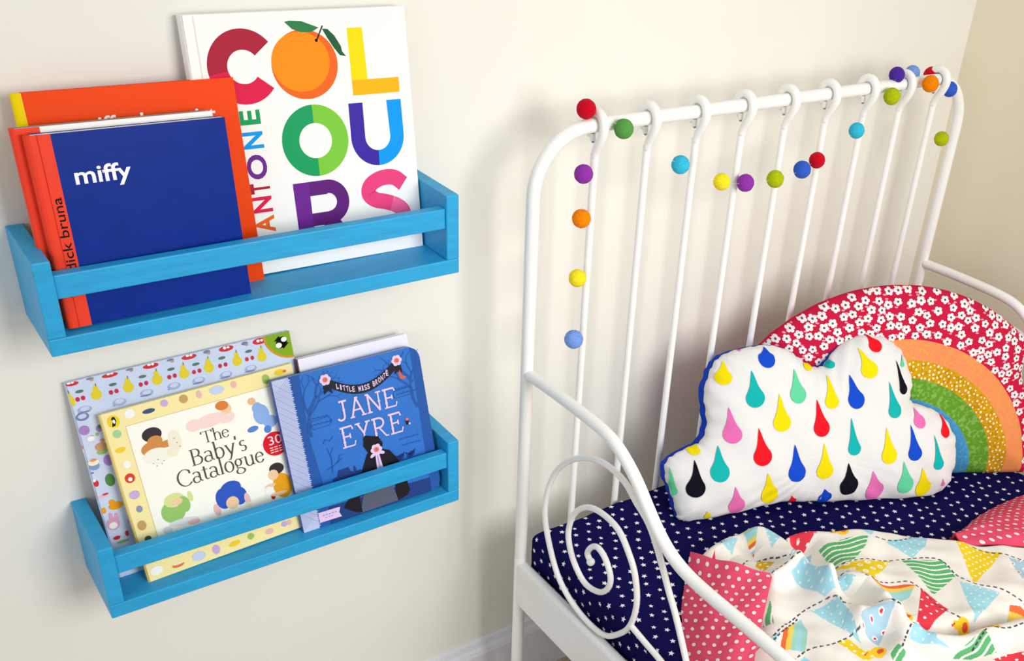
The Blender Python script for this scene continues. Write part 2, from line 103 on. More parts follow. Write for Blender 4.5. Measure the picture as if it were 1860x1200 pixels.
class MB:
    def __init__(s): s.v = []; s.f = []; s.m = []; s.mats = []
    def mi(s, mat):
        if mat not in s.mats: s.mats.append(mat)
        return s.mats.index(mat)
    def add(s, vs_, fs, mat):
        o = len(s.v); k = s.mi(mat)
        s.v += [tuple(map(float, p)) for p in vs_]
        for f in fs: s.f.append([i + o for i in f]); s.m.append(k)
    def box(s, a, b, mat):
        x0, y0, z0 = a; x1, y1, z1 = b
        s.add([(x0,y0,z0),(x1,y0,z0),(x1,y1,z0),(x0,y1,z0),(x0,y0,z1),(x1,y0,z1),(x1,y1,z1),(x0,y1,z1)],
              [(0,3,2,1),(4,5,6,7),(0,1,5,4),(1,2,6,5),(2,3,7,6),(3,0,4,7)], mat)
    def slab(s, poly, z0, z1, mat, side=None):
        """extrude a 2D polygon (ccw) from z0 to z1"""
        n = len(poly)
        vs_ = [(x, y, z0) for x, y in poly] + [(x, y, z1) for x, y in poly]
        s.add(vs_, [list(range(n))[::-1], [n + i for i in range(n)]], mat)
        s.add(vs_, [(i, (i + 1) % n, n + (i + 1) % n, n + i) for i in range(n)], side or mat)
    def tube(s, path, r, mat, seg=14, closed=False, caps=True):
        P = [Vector(p) for p in path]; n = len(P)
        rr = r if hasattr(r, '__len__') else [r] * n
        T = []
        for i in range(n):
            a = P[(i - 1) % n] if (closed or i > 0) else P[0]; b = P[(i + 1) % n] if (closed or i < n - 1) else P[-1]
            T.append((b - a).normalized())
        up = Vector((0, 0, 1)) if abs(T[0].z) < 0.9 else Vector((1, 0, 0))
        N = (up - T[0] * up.dot(T[0])).normalized(); vs_ = []
        for i in range(n):
            N = (N - T[i] * N.dot(T[i])).normalized(); B = T[i].cross(N)
            for k in range(seg):
                a = 2 * math.pi * k / seg
                vs_.append(P[i] + (N * math.cos(a) + B * math.sin(a)) * rr[i])
        fs = []
        for i in range(n if closed else n - 1):
            for k in range(seg):
                j = (i + 1) % n
                fs.append((i*seg+k, i*seg+(k+1)%seg, j*seg+(k+1)%seg, j*seg+k))
        if caps and not closed:
            fs.append(list(range(seg))[::-1]); fs.append([(n-1)*seg+k for k in range(seg)])
        s.add(vs_, fs, mat)
    def sphere(s, c, r, mat, nu=24, nv=16, jit=0.0, sc=(1,1,1)):
        vs_ = []; fs = []
        for i in range(nv + 1):
            th = math.pi * i / nv
            for k in range(nu):
                a = 2 * math.pi * k / nu
                q = r * (1 + (random.uniform(-jit, jit) if 0 < i < nv else 0))
                vs_.append((c[0] + sc[0]*q*math.sin(th)*math.cos(a), c[1] + sc[1]*q*math.sin(th)*math.sin(a), c[2] + sc[2]*q*math.cos(th)))
        for i in range(nv):
            for k in range(nu):
                fs.append((i*nu+k, (i+1)*nu+k, (i+1)*nu+(k+1)%nu, i*nu+(k+1)%nu))
        s.add(vs_, fs, mat)
    def grid(s, P, mat, wrap=False):
        """P: array (n, m, 3)"""
        n, m = P.shape[:2]; idx = np.arange(n * m).reshape(n, m)
        fs = []
        for i in range(n - 1):
            for j in range(m if wrap else m - 1):
                fs.append((idx[i, j], idx[i, (j+1) % m], idx[i+1, (j+1) % m], idx[i+1, j]))
        s.add(P.reshape(-1, 3), [list(map(int, f)) for f in fs], mat)
    # --- flat print in the xy plane of the part (a small step above it for each layer)
    def poly(s, pts, mat, layer=1):
        z = 0.00012 * layer
        tri = tessellate_polygon([[Vector((p[0], p[1], 0)) for p in pts]])
        fs = []
        for t in tri:
            a, b, c = (pts[i] for i in t)
            ar = (b[0]-a[0])*(c[1]-a[1]) - (b[1]-a[1])*(c[0]-a[0])
            fs.append(tuple(t) if ar > 0 else (t[0], t[2], t[1]))
        s.add([(p[0], p[1], z) for p in pts], fs, mat)
    def ell(s, c, a, b, mat, layer=1, rot=0.0, n=24, a0=0, a1=2*math.pi):
        pts = []
        full = abs(a1 - a0 - 2*math.pi) < 1e-6
        for k in range(n if full else n + 1):
            t = a0 + (a1 - a0) * k / n
            x, y = a*math.cos(t), b*math.sin(t)
            pts.append((c[0] + x*math.cos(rot) - y*math.sin(rot), c[1] + x*math.sin(rot) + y*math.cos(rot)))
        s.poly(pts, mat, layer)
    def ring(s, c, ro, ri, a0, a1, mat, layer=1, n=36, so=(1,1), si=(1,1)):
        z = 0.00012 * layer; vs_ = []; fs = []
        for k in range(n + 1):
            t = math.radians(a0 + (a1 - a0) * k / n)
            vs_.append((c[0] + ri*si[0]*math.cos(t), c[1] + ri*si[1]*math.sin(t), z)); vs_.append((c[0] + ro*so[0]*math.cos(t), c[1] + ro*so[1]*math.sin(t), z))
        for k in range(n): fs.append((2*k, 2*k+1, 2*k+3, 2*k+2) if a1 > a0 else (2*k, 2*k+2, 2*k+3, 2*k+1))
        s.add(vs_, fs, mat)
    def stroke(s, pts, wd, mat, layer=1, contrast=None):
        """ribbon along a polyline; contrast = (thin, thick): thick where it runs up and down"""
        n = len(pts); z = 0.00012 * layer; vs_ = []
        for i in range(n):
            a = pts[max(i-1, 0)]; b = pts[min(i+1, n-1)]
            dx, dy = b[0]-a[0], b[1]-a[1]; L = math.hypot(dx, dy) or 1
            h = wd/2 if contrast is None else (contrast[0] + (contrast[1]-contrast[0]) * abs(dy/L)**1.3)/2
            vs_ += [(pts[i][0] + dy/L*h, pts[i][1] - dx/L*h, z), (pts[i][0] - dy/L*h, pts[i][1] + dx/L*h, z)]
        s.add(vs_, [(2*i, 2*i+2, 2*i+3, 2*i+1) for i in range(n-1)], mat)
    def text(s, body, box, mat, layer=1, bold=0.0, rot=0, keep=True):
        """lettering fitted to box = (x0, y0, x1, y1); rot in quarter turns"""
        cu = bpy.data.curves.new('t', 'FONT'); cu.body = body; cu.size = 1; cu.offset = bold; cu.resolution_u = 4
        ob = bpy.data.objects.new('t', cu); me = ob.to_mesh()
        vv = [(v.co.x, v.co.y) for v in me.vertices]; ff = [list(p.vertices) for p in me.polygons]
        ob.to_mesh_clear(); bpy.data.objects.remove(ob); bpy.data.curves.remove(cu)
        if rot == 1: vv = [(-y, x) for x, y in vv]
        xs = [p[0] for p in vv]; ys = [p[1] for p in vv]
        x0, x1, y0, y1 = min(xs), max(xs), min(ys), max(ys)
        sx = (box[2]-box[0])/(x1-x0); sy = (box[3]-box[1])/(y1-y0)
        z = 0.00012 * layer
        pts = [(box[0]+(x-x0)*sx, box[1]+(y-y0)*sy, z) for x, y in vv]
        fs = []
        for f in ff:
            ar = sum(pts[f[i]][0]*pts[f[(i+1)%len(f)]][1] - pts[f[(i+1)%len(f)]][0]*pts[f[i]][1] for i in range(len(f)))
            fs.append(f if ar > 0 else f[::-1])
        s.add(pts, fs, mat)
    def build(s, name, parent=None, smooth=None, bevel=0.0, seg=2, label=None, local=False):
        me = bpy.data.meshes.new(name)
        vv = s.v
        if parent is not None and not local:
            inv = world_of(parent).inverted(); vv = [tuple(inv @ Vector(p)) for p in vv]
        me.from_pydata(vv, [], s.f)
        for m in s.mats: me.materials.append(m)
        me.polygons.foreach_set('material_index', s.m)
        if smooth is not None:
            me.polygons.foreach_set('use_smooth', [True] * len(s.f))
            if smooth < 179: me.set_sharp_from_angle(angle=math.radians(smooth))
        me.update()
        o = bpy.data.objects.new(name, me); C.objects.link(o)
        if parent is not None:
            o.parent = parent; WM[o.name] = world_of(parent).copy()
        if bevel:
            b = o.modifiers.new('bevel', 'BEVEL'); b.width = bevel; b.segments = seg; b.limit_method = 'ANGLE'
        if label: o['label'] = label
        return o

def spline(pts, per=8):
    """Catmull-Rom through points"""
    P = [np.array(p, float) for p in pts]; P = [2*P[0]-P[1]] + P + [2*P[-1]-P[-2]]
    out = []
    for i in range(1, len(P) - 2):
        for k in range(per):
            t = k / per; a, b, c, d = P[i-1], P[i], P[i+1], P[i+2]
            out.append(0.5*((2*b) + (-a+c)*t + (2*a-5*b+4*c-d)*t*t + (-a+3*b-3*c+d)*t**3))
    out.append(P[-2]); return [tuple(p) for p in out]

# ------------------------------------------------------------------ the room
WX = 1.612                                             # right wall
m_wall = M('painted_wall', (237, 235, 227), 0.9, 0.1, var=0.008, scale=3, bump=0.04, bscale=250)
m_wall2 = M('warm_lit_side_wall', (238, 230, 206), 0.9, 0.1, var=0.008, scale=3, bump=0.04, bscale=250)  # back wall finish made yellower: warm bounced light put into the colour
m_trim = M('trim_paint', (232, 232, 240), 0.4, 0.4, var=0.01, scale=5)
m_floor = M('carpet', (190, 176, 158), 1.0, 0.1, var=0.15, scale=300, bump=0.6, bscale=500)
def struct(name, a, b, mat, bevel=0):
    mb = MB(); mb.box(a, b, mat); return tag(mb.build(name, bevel=bevel), kind='structure')
struct('wall_back', (-2.2, 0, 0), (WX, 0.1, 2.4), m_wall)
struct('wall_right', (WX, -3.2, 0), (WX + 0.1, 0.1, 2.4), m_wall2)
struct('floor', (-2.2, -3.2, -0.1), (WX + 0.1, 0.1, 0), m_floor)
def skirting(name, p, q, depth, axis):
    mb = MB(); prof = [(0, 0), (depth, 0), (depth, 0.096), (depth*0.8, 0.104), (depth*0.55, 0.108), (depth*0.4, 0.118), (0, 0.12)]
    vs_ = []
    for e in (p, q):
        for d, z in prof:
            vs_.append((e, -d, z) if axis == 'x' else (WX - d, e, z))
    n = len(prof); fs = [(i, (i+1) % n, n+(i+1) % n, n+i) for i in range(n)] + [list(range(n))[::-1], [n+i for i in range(n)]]
    mb.add(vs_, fs, m_trim); return tag(mb.build(name), kind='structure')
skirting('baseboard_back', -2.2, WX - 0.0151, 0.015, 'x')
skirting('baseboard_right', -3.2, 0.0, 0.015, 'y')

# ------------------------------------------------------------------ picture ledges
m_blue = M('blue_paint_ledge', (40, 162, 216), 0.45, 0.35, var=0.035, scale=25, bump=0.12, bscale=90, stretch=(1, 6, 6))
LW, LD, LH, TH, TB = 0.452, DIM['D'], DIM['H'], 0.0165, 0.0185
def ledge(x0, z0, label):
    t = thing('picture_ledge', (x0 + LW/2, 0, z0), label, 'shelf', 'blue ledges on the wall')
    B = 0.0013; y1 = -0.0004
    mb = MB(); mb.box((x0, -LD, z0), (x0+LW, y1, z0+TB), m_blue); mb.build('base_board', t, bevel=B)
    for xs in (x0, x0 + LW - TH):
        mb = MB(); mb.box((xs, -LD, z0+TB), (xs+TH, y1, z0+LH), m_blue); mb.build('side_panel', t, bevel=B)
    mb = MB(); mb.box((x0+TH, -LD+0.003, z0+LH*0.585), (x0+LW-TH, -LD+0.016, z0+LH*0.835), m_blue); mb.build('front_rail', t, bevel=B)
    return t
ledge(DIM['ux'], DIM['uz'], 'upper blue painted wooden ledge holding the book with large rainbow lettering')
ledge(DIM['lx'], DIM['lz'], 'lower blue painted wooden ledge holding the yellow-bordered catalogue book')
# ------------------------------------------------------------------ books
m_pages = M('book_pages', (240, 234, 222), 0.9, 0.1, var=0.05, scale=200, stretch=(0.2, 0.2, 40))
def frame(A, yaw, lean, roll):
    u = Vector((math.cos(yaw), math.sin(yaw), 0)); n = Vector((-math.sin(yaw), math.cos(yaw), 0))
    v = Vector((0, 0, 1))*math.cos(lean) + n*math.sin(lean)
    U = u*math.cos(roll) + v*math.sin(roll); V = -u*math.sin(roll) + v*math.cos(roll); N = U.cross(V)
    m = Matrix.Identity(4)
    for i in range(3): m[i][0], m[i][1], m[i][2], m[i][3] = U[i], V[i], N[i], A[i]
    return m
def rrect(x0, y0, x1, y1, r, corners=(1,1,1,1)):
    """ccw rectangle, rounded at chosen corners (bl, br, tr, tl)"""
    pts = []
    for (cx, cy, a0), c, p in zip(((x0+r, y0+r, 180), (x1-r, y0+r, 270), (x1-r, y1-r, 0), (x0+r, y1-r, 90)), corners, ((x0,y0),(x1,y0),(x1,y1),(x0,y1))):
        if c and r > 0:
            for k in range(7):
                a = math.radians(a0 + 90*k/6); pts.append((cx + r*math.cos(a), cy + r*math.sin(a)))
        else: pts.append(p)
    return pts
def book(name, M4, w_, h_, T, cover, spine, label, board=0.002, bulge=0.003, inset=0.003, rc=0.0, group=None, back=None, pages=None, joint=True):
    """root at the lower left corner of the front cover; returns (root, front cover mesh builder, finish())"""
    t = thing(name, (0,0,0), label, 'book', group, M4)
    fc = MB(); fc.slab(rrect(0, 0, w_, h_, rc, (0,1,1,0)), -board, 0, cover)
    mb = MB(); mb.slab(rrect(0.001, inset, w_-inset, h_-inset, max(rc-inset, 0), (0,1,1,0)), -T+board, -board, pages or m_pages); mb.build('page_block', t, local=True)
    mb = MB(); mb.slab(rrect(0, 0, w_, h_, rc, (0,1,1,0)), -T, -T+board, back or cover); mb.build('back_cover', t, local=True, bevel=0.0003)
    mb = MB(); n = 10
    prof = [(-bulge*math.sin(math.pi*k/n)**0.7 if 0 < k < n else 0, -T*0.5 + T*0.5*math.cos(math.pi*k/n)) for k in range(n+1)] + [(0.0012, -T), (0.0012, 0)]
    vs_ = [(x, y, z) for y in (0, h_) for x, z in prof]; k = len(prof)
    mb.add(vs_, [(i, (i+1) % k, k+(i+1) % k, k+i) for i in range(k)] + [list(range(k))[::-1], [k+i for i in range(k)]], spine)
    sp = mb.build('spine', t, local=True, smooth=40)
    return t, fc
def place(key, dy=0.0, dn=0.0):
    b = DATA['books'][key]; A = Vector(b['A'])
    return frame(A, b['yaw'], b['lean'], b['roll']), b['w'], b['h']

K = {k: ink(k, c) for k, c in dict(white=(250,250,250), black=(20,18,24), red=(224,34,50), crimson=(176,40,66), pinkred=(222,36,84), yellow=(252,222,20), amber=(246,186,30), green=(34,164,104), lime=(132,204,72), violet=(70,52,168), azure=(20,160,240), purple=(118,48,150), plum=(106,40,128), pink=(236,78,136), rose=(238,110,160), orange=(246,150,26), deeporange=(238,112,44), leaf=(58,134,84), darkleaf=(44,102,64), navy=(44,58,112), brand=(244,84,58), blue=(38,72,160)).items()}

# -- large white book with the rainbow lettering
M4, w_, h_ = place('colours')
m_white = M('white_glossy_cover', (246, 245, 241), 0.22, 0.08)
t, fc = book('picture_book', M4, w_, h_, 0.016, m_white, m_white, 'large white picture book with huge rainbow capital letters and an orange on its cover', board=0.0028, bulge=0.001, inset=0.004)
fc.stroke([(0.0112, 0.001), (0.0112, h_-0.001)], 0.0012, M('cover_groove', (214, 212, 206), 0.4), 1)
# C: two-tone ring open to the right
cc = (0.0545, 0.2185)
fc.ring(cc, 0.0372, 0.0168, 38, 190, K['crimson'], 1, so=(1, 1), si=(1, 1.0)); fc.ring(cc, 0.0372, 0.0168, 190, 322, K['pinkred'], 1)
# the orange and its leaves
fc.ell((0.1208, 0.2165), 0.0368, 0.0352, K['deeporange'], 2, n=48); fc.ell((0.1165, 0.2195), 0.0322, 0.0302, K['orange'], 3, n=48)
fc.poly([(0.1035,0.2599),(0.109,0.2608),(0.122,0.2598),(0.133,0.2555),(0.1403,0.2527),(0.132,0.2487),(0.120,0.2490),(0.111,0.2525)], K['leaf'], 4)
fc.poly([(0.1440,0.2515),(0.150,0.2508),(0.157,0.2440),(0.1632,0.2330),(0.1640,0.2275),(0.1681,0.2223),(0.1610,0.2240),(0.155,0.2320),(0.149,0.2420)], K['darkleaf'], 4)
fc.stroke([(0.1448,0.2545),(0.1405,0.2470),(0.1365,0.2400)], 0.0012, K['black'], 5); fc.ell((0.1362, 0.2402), 0.0016, 0.0016, K['black'], 5)
# L
fc.poly([(0.172,0.2508),(0.172,0.181),(0.191,0.1968),(0.1898,0.2508)], K['yellow'], 1); fc.poly([(0.172,0.1808),(0.2285,0.1806),(0.2288,0.1966),(0.1905,0.1968),(0.172,0.1968)], K['amber'], 2)
# O
oc = (0.1226, 0.1372)
fc.ring(oc, 0.0382, 0.0188, 90, 270, K['green'], 1); fc.ring(oc, 0.0382, 0.0188, -90, 90, K['lime'], 1)
# U
uc = (0.1968, 0.1346)
fc.ring(uc, 0.0325, 0.0155, 180, 268, K['violet'], 1); fc.ring(uc, 0.0325, 0.0155, 268, 360, K['azure'], 1)
fc.poly([(0.1643,0.1346),(0.1813,0.1346),(0.1819,0.1726),(0.1650,0.1728)], K['violet'], 1); fc.poly([(0.2123,0.1346),(0.2293,0.1346),(0.2290,0.1726),(0.2110,0.1730)], K['azure'], 1)
# R
fc.poly([(0.0901,0.0938),(0.0905,0.021),(0.1085,0.021),(0.1085,0.0938)], K['purple'], 1)
fc.poly([(0.1085,0.0938),(0.1085,0.0780),(0.1290,0.0780),(0.1290,0.0938)], K['plum'], 1); fc.poly([(0.1085,0.0585),(0.1085,0.0440),(0.1290,0.0440),(0.1290,0.0585)], K['plum'], 1)
fc.ring((0.1290, 0.0689), 0.0250, 0.0100, -90, 90, K['plum'], 1); fc.poly([(0.1200,0.0450),(0.1385,0.0500),(0.1590,0.021),(0.1370,0.021)], K['plum'], 2)
# S
sw = spline([(.2232,.0775),(.2120,.0862),(.1960,.0872),(.1820,.0810),(.1788,.0710),(.1870,.0632),(.2000,.0592),(.2135,.0530),(.2212,.0440),(.2175,.0325),(.2020,.0262),(.1870,.0280),(.1735,.0350)], 6)
k = len(sw)*6//11
fc.stroke(sw[:k+1], 0.0178, K['pink'], 1); fc.stroke(sw[k:], 0.0178, K['rose'], 1)
# word down the left, read upwards
lets = list('PANTONE'); lc = [K['amber'], K['deeporange'], K['pinkred'], K['crimson'], K['purple'], K['azure'], K['green']]
y = 0.0205
for ch, m, (ya, yb) in zip(lets, lc, ((0.0240, 0.0408), (0.0455, 0.0642), (0.0678, 0.0850), (0.0884, 0.0995), (0.1037, 0.1298), (0.1360, 0.1534), (0.1608, 0.1756))):
    fc.text(ch, (0.0425, ya, 0.0645, yb), m, 1, bold=0.03, rot=1)
fc.build('front_cover', t, local=True)

# -- red-orange book with a yellow spine
M4, w_, h_ = place('red')
m_or = M('orange_red_cover', (238, 70, 4), 0.42, 0.08); m_yel = M('yellow_spine_cloth', (238, 210, 4), 0.4, 0.08)
t, fc = book('picture_book', M4, w_, h_, 0.0088, m_or, m_yel, 'tall orange-red picture book with a yellow spine behind the blue book', bulge=0.0075, board=0.0018)
fc.poly([(0.0, 0.0), (0.0016, 0.0), (0.0016, h_), (0.0, h_)], m_yel, 1)
fc.text('miffy the artist', (0.046, 0.1683, 0.176, 0.1868), K['white'], 1, bold=0.015)
fc.build('front_cover', t, local=True)

# -- two small books stacked at the front of the upper ledge
m_sred = M('red_spine_cloth', (238, 68, 44), 0.34, 0.08); m_navy = M('royal_blue_cover', (8, 44, 138), 0.34, 0.08, var=0.03, scale=40)
m_grey = M('grey_cover', (140, 140, 138), 0.4)
M4, w_, h_ = place('miffy')
T1 = 0.0135
back = M4 @ Matrix.Translation((-0.0085, 0.0052, -T1 - 0.0010))
t, fc = book('picture_book', back, w_ + 0.0010, h_, 0.0115, M('white_cover', (244, 243, 240), 0.4, 0.1), m_sred, 'thin red-spined book sandwiched between the blue book and the orange-red one', bulge=0.0035, board=0.0018, back=m_grey)
fc.poly([(0.0, 0.0), (0.0215, 0.0), (0.0215, h_), (0.0, h_)], m_sred, 1)
fc.build('front_cover', t, local=True)
t, fc = book('picture_book', M4, w_, h_, T1, m_navy, m_sred, 'small royal blue book with a red spine and white lowercase title on the upper ledge', bulge=0.0045, board=0.0012, inset=0.0006)
fc.poly([(0.0, 0.0), (0.0175, 0.0), (0.0175, h_), (0.0, h_)], m_sred, 1)
fc.stroke([(0.0060, 0.0), (0.0060, h_)], 0.0007, M('spine_groove', (196, 44, 30), 0.8, 0.0), 2)
fc.text('miffy', (0.0305, 0.1305, 0.0818, 0.1518), K['white'], 1, bold=0.018)
fc.text('dick bruna', (0.0066, 0.0560, 0.0152, 0.1262), K['black'], 3, bold=0.004, rot=1)
fc.build('front_cover', t, local=True)

# -- pale patterned book, lower ledge, at the back
IC = {k: ink('p_' + k, c) for k, c in dict(white=(250,248,244), navy=(70,90,140), lilac=(206,180,222), tan=(204,170,110), pink=(240,190,190), paleblue=(206,216,238), green=(170,200,110), yellow=(246,212,60), orange=(232,130,80), mint=(170,216,160), red=(226,76,54), greyblue=(150,160,186), dkgreen=(80,100,70), cream=(250,240,214),
    skin=(214,150,84), hair=(66,56,62), nappy=(246,244,232), cream2=(244,238,214), babypink=(248,220,216), peach=(246,208,168), ginger=(226,138,70), sky=(150,184,232), skyd=(96,144,214), peachd=(242,190,140), leaf=(160,204,116), leafl=(224,228,160), greyl=(224,226,226), pinkl=(240,196,196), blue=(58,98,196), gold=(240,170,30), redd=(196,44,36),
    redc=(214,64,70), greyb=(130,140,180), tanb=(206,160,120), pear=(232,212,60), stem=(110,140,90), cherry=(204,60,84), leafd=(100,130,120), arch=(172,182,220), bgb=(206,216,240), purp=(178,140,204), greenl=(160,190,120), ckblue=(140,166,210), orangel=(236,160,110), greend=(96,150,84), duck=(238,170,40), duckd=(210,130,30), pinkd=(226,170,196)).items()}
M4, w_, h_ = place('patt')
m_patt = M('pale_blue_printed_cover', (206, 218, 242), 0.3, 0.08, var=0.02, scale=30)
t, fc = book('picture_book', M4, w_, h_, 0.0045, m_patt, m_patt, 'tall pale blue book printed with pears and cherries, at the back of the lower ledge', bulge=0.0006, board=0.0012, inset=0.001)
for i, (c, x, y, a, b) in enumerate(DATA['pattern']):
    if y + b > h_: b = max(0.001, (h_ - (y - b))/2 - 0.0004); y = h_ - b - 0.0003
    if x - a < 0: a = (x + a)/2 - 0.0002; x = a + 0.0003
    fc.ell((x, y), max(a, 0.0004), max(b, 0.0004), IC[c], 1 + 0.25*(i % 7) + (2 if c in ('white','cream','orangel','bgb') else 0), n=14)
R_ = 0.0335
fc.poly([(w_, h_)] + [(w_ - R_*math.cos(math.radians(90*k/14)), h_ - R_*math.sin(math.radians(90*k/14))) for k in range(15)], ink('ochre', (214,160,44)), 5)
fc.poly([(w_, h_)] + [(w_ - (R_-.0028)*math.cos(math.radians(90*k/14)), h_ - (R_-.0028)*math.sin(math.radians(90*k/14))) for k in range(15)], ink('grass', (140,182,44)), 6)
bx, by_ = w_ - 0.0120, h_ - 0.0118
fc.ell((bx, by_), 0.0080, 0.0062, K['black'], 7, rot=0.7); fc.poly([(bx-.009, by_+.003), (bx-.002, by_+.0085), (bx+.001, by_+.002)], K['black'], 7); fc.poly([(bx+.009, by_-.002), (bx+.001, by_-.0085), (bx-.002, by_)], K['black'], 7)
fc.ell((bx+.0035, by_+.0030), 0.0036, 0.0030, K['white'], 8); fc.ell((bx-.0040, by_-.0030), 0.0038, 0.0032, K['white'], 8)
fc.build('front_cover', t, local=True)

# -- the yellow-bordered catalogue book
M4, w_, h_ = place('baby')
m_bab = M('yellow_bordered_cover', (250, 234, 168), 0.3, 0.08)
t, fc = book('picture_book', M4, w_, h_, 0.0065, m_bab, M('yellow_spine_paper', (236, 206, 110), 0.35), 'cream book with a yellow border and serif title in the front of the lower ledge', bulge=0.0012, board=0.0014, inset=0.0012)
fc.poly([(0.0222, 0.0225), (0.2020, 0.0225), (0.2020, 0.1868), (0.0222, 0.1868)], ink('border_line', (222,196,140)), 1)
fc.poly([(0.0228, 0.0231), (0.2014, 0.0231), (0.2014, 0.1862), (0.0228, 0.1862)], M('cream_cover_panel', (252, 250, 238), 0.28, 0.08), 2)
for i, (c, x, y, a, b) in enumerate(DATA['border']): fc.ell((x, y), a, b, IC[c], 3 + 0.1*(i % 5) + (1 if i and a < 0.003 else 0), n=18)
for i, (c, x, y, a, b) in enumerate(DATA['figs']): fc.ell((x, y), a, b, IC[c], 3 + 0.06*i, n=20, rot=0.1*math.sin(i))
for (x, y) in ((0.040,0.136),(0.046,0.139),(0.052,0.136),(0.049,0.133),(0.043,0.132),(0.071,0.152),(0.069,0.158),(0.073,0.147)): fc.ell((x, y), 0.0007, 0.0007, IC['greyblue'], 7, n=6)
fc.ell((0.0118, 0.1955), 0.0062, 0.0072, ink('logo_yellow', (240,214,40)), 5); fc.poly([(0.0090,0.1900),(0.0125,0.1905),(0.0148,0.1960),(0.0138,0.2005),(0.0115,0.2010),(0.0098,0.1985),(0.0112,0.1965),(0.0100,0.1935)], K['black'], 6); fc.ell((0.0122, 0.1955), 0.0013, 0.0024, K['white'], 7)
fc.ell((0.1815, 0.1155), 0.0152, 0.0152, ink('badge_red', (222,30,50)), 6, n=40); fc.text('30', (0.1738, 0.1150, 0.1905, 0.1262), ink('badge_type', (255,236,232)), 7)
for yy in (0.1115, 0.1085, 0.1055):
    for x0 in (0.1735, 0.1790, 0.1848): fc.stroke([(x0, yy), (x0+0.0042, yy)], 0.0011, ink('badge_type', (255,236,232)), 7)
ST = ink('title_grey', (92, 84, 80))
def arc(cx, cy, rx, ry, a0, a1, n=16): return [(cx + rx*math.cos(math.radians(a0+(a1-a0)*k/n)), cy + ry*math.sin(math.radians(a0+(a1-a0)*k/n))) for k in range(n+1)]
def serif(x, y, l=0.10): return [[(x-l, y), (x+l, y)]]
GL = {
 'T': (0.62, [[(0.03,.68),(0.59,.68)], [(.31,.68),(.31,0)], [(.03,.69),(.02,.56)], [(.59,.69),(.60,.56)]] + serif(.31, .01)),
 'h': (0.50, [[(.10,.74),(.10,0)], arc(.25,.26,.15,.19,170,0) + [(.40,0)], [(.02,.72),(.10,.74)]] + serif(.10,.01,.08) + serif(.40,.01,.08)),
 'e': (0.42, [arc(.20,.22,.17,.23,10,330,24), [(.05,.26),(.36,.26)]]),
 'B': (0.56, [[(.12,.69),(.12,0)], [(.03,.68),(.25,.68)] + arc(.25,.52,.17,.16,90,-90) + [(.12,.36)], [(.12,.36),(.28,.36)] + arc(.28,.19,.20,.18,90,-90) + [(.03,.01)]]),
 'a': (0.44, [arc(.19,.33,.14,.12,150,0) + [(.33,.06),(.42,.01)], arc(.18,.12,.14,.13,40,320,20)]),
 'b': (0.50, [[(.09,.74),(.09,.02)], arc(.24,.22,.17,.23,150,-150,24), [(.02,.72),(.09,.74)]]),
 'y': (0.44, [[(.05,.44),(.22,.02)], [(.39,.44),(.20,-.06),(.13,-.20),(.05,-.19)]] + serif(.05,.44,.06) + serif(.39,.44,.06)),
 "'": (0.16, [[(.08,.72),(.06,.56)]]),
 's': (0.34, [arc(.17,.33,.11,.11,40,250,14) + arc(.16,.11,.12,.12,70,-140,14)]),
 'C': (0.64, [arc(.36,.34,.31,.35,45,318,30), [(.57,.62),(.59,.48)]]),
 't': (0.30, [[(.13,.58),(.13,.08),(.17,.01),(.27,.03)], [(.02,.44),(.26,.44)]]),
 'l': (0.24, [[(.12,.74),(.12,0)], [(.04,.72),(.12,.74)]] + serif(.12,.01,.08)),
 'o': (0.46, [arc(.22,.22,.18,.23,0,360,28)]),
 'g': (0.46, [arc(.19,.29,.13,.15,0,360,24), [(.28,.40),(.42,.43)], [(.11,.16),(.09,.06),(.28,.03)] + arc(.22,-.10,.18,.12,60,-240,22)]),
 'u': (0.50, [[(.08,.44),(.08,.16)] + arc(.22,.16,.14,.16,180,340), [(.37,.44),(.37,.02),(.45,.01)]] + serif(.05,.44,.05) + serif(.33,.44,.05)),
}
def serif_word(fc, word, x0, x1, base, ht):
    tot = sum(GL[c][0] for c in word); sx = (x1-x0)/tot; x = x0
    for c in word:
        wd, strokes = GL[c]
        for i, st in enumerate(strokes):
            fc.stroke([(x + p*sx, base + q*ht) for p, q in st], 0, ST, 6 + 0.1*i, contrast=(0.026*ht, 0.070*ht))
        x += wd*sx
serif_word(fc, 'The', 0.0985, 0.1315, 0.1415, 0.0205)
serif_word(fc, "Baby's", 0.0800, 0.1478, 0.1190, 0.0285)
serif_word(fc, 'Catalogue', 0.0595, 0.1650, 0.0985, 0.0285)
fc.build('front_cover', t, local=True)

# -- white book behind the dark blue board book
A = Vector((0.3640, -0.0805, 0.5306)); M4 = frame(A, -0.02, 0.275, 0.012)
t, fc = book('picture_book', M4, 0.148, 0.2115, 0.0095, M('white_lilac_cover', (240, 238, 248), 0.3), M('maroon_spine', (84, 30, 56), 0.4), 'white book mostly hidden behind the blue board book, only its top edge showing', bulge=0.001)
fc.build('front_cover', t, local=True)

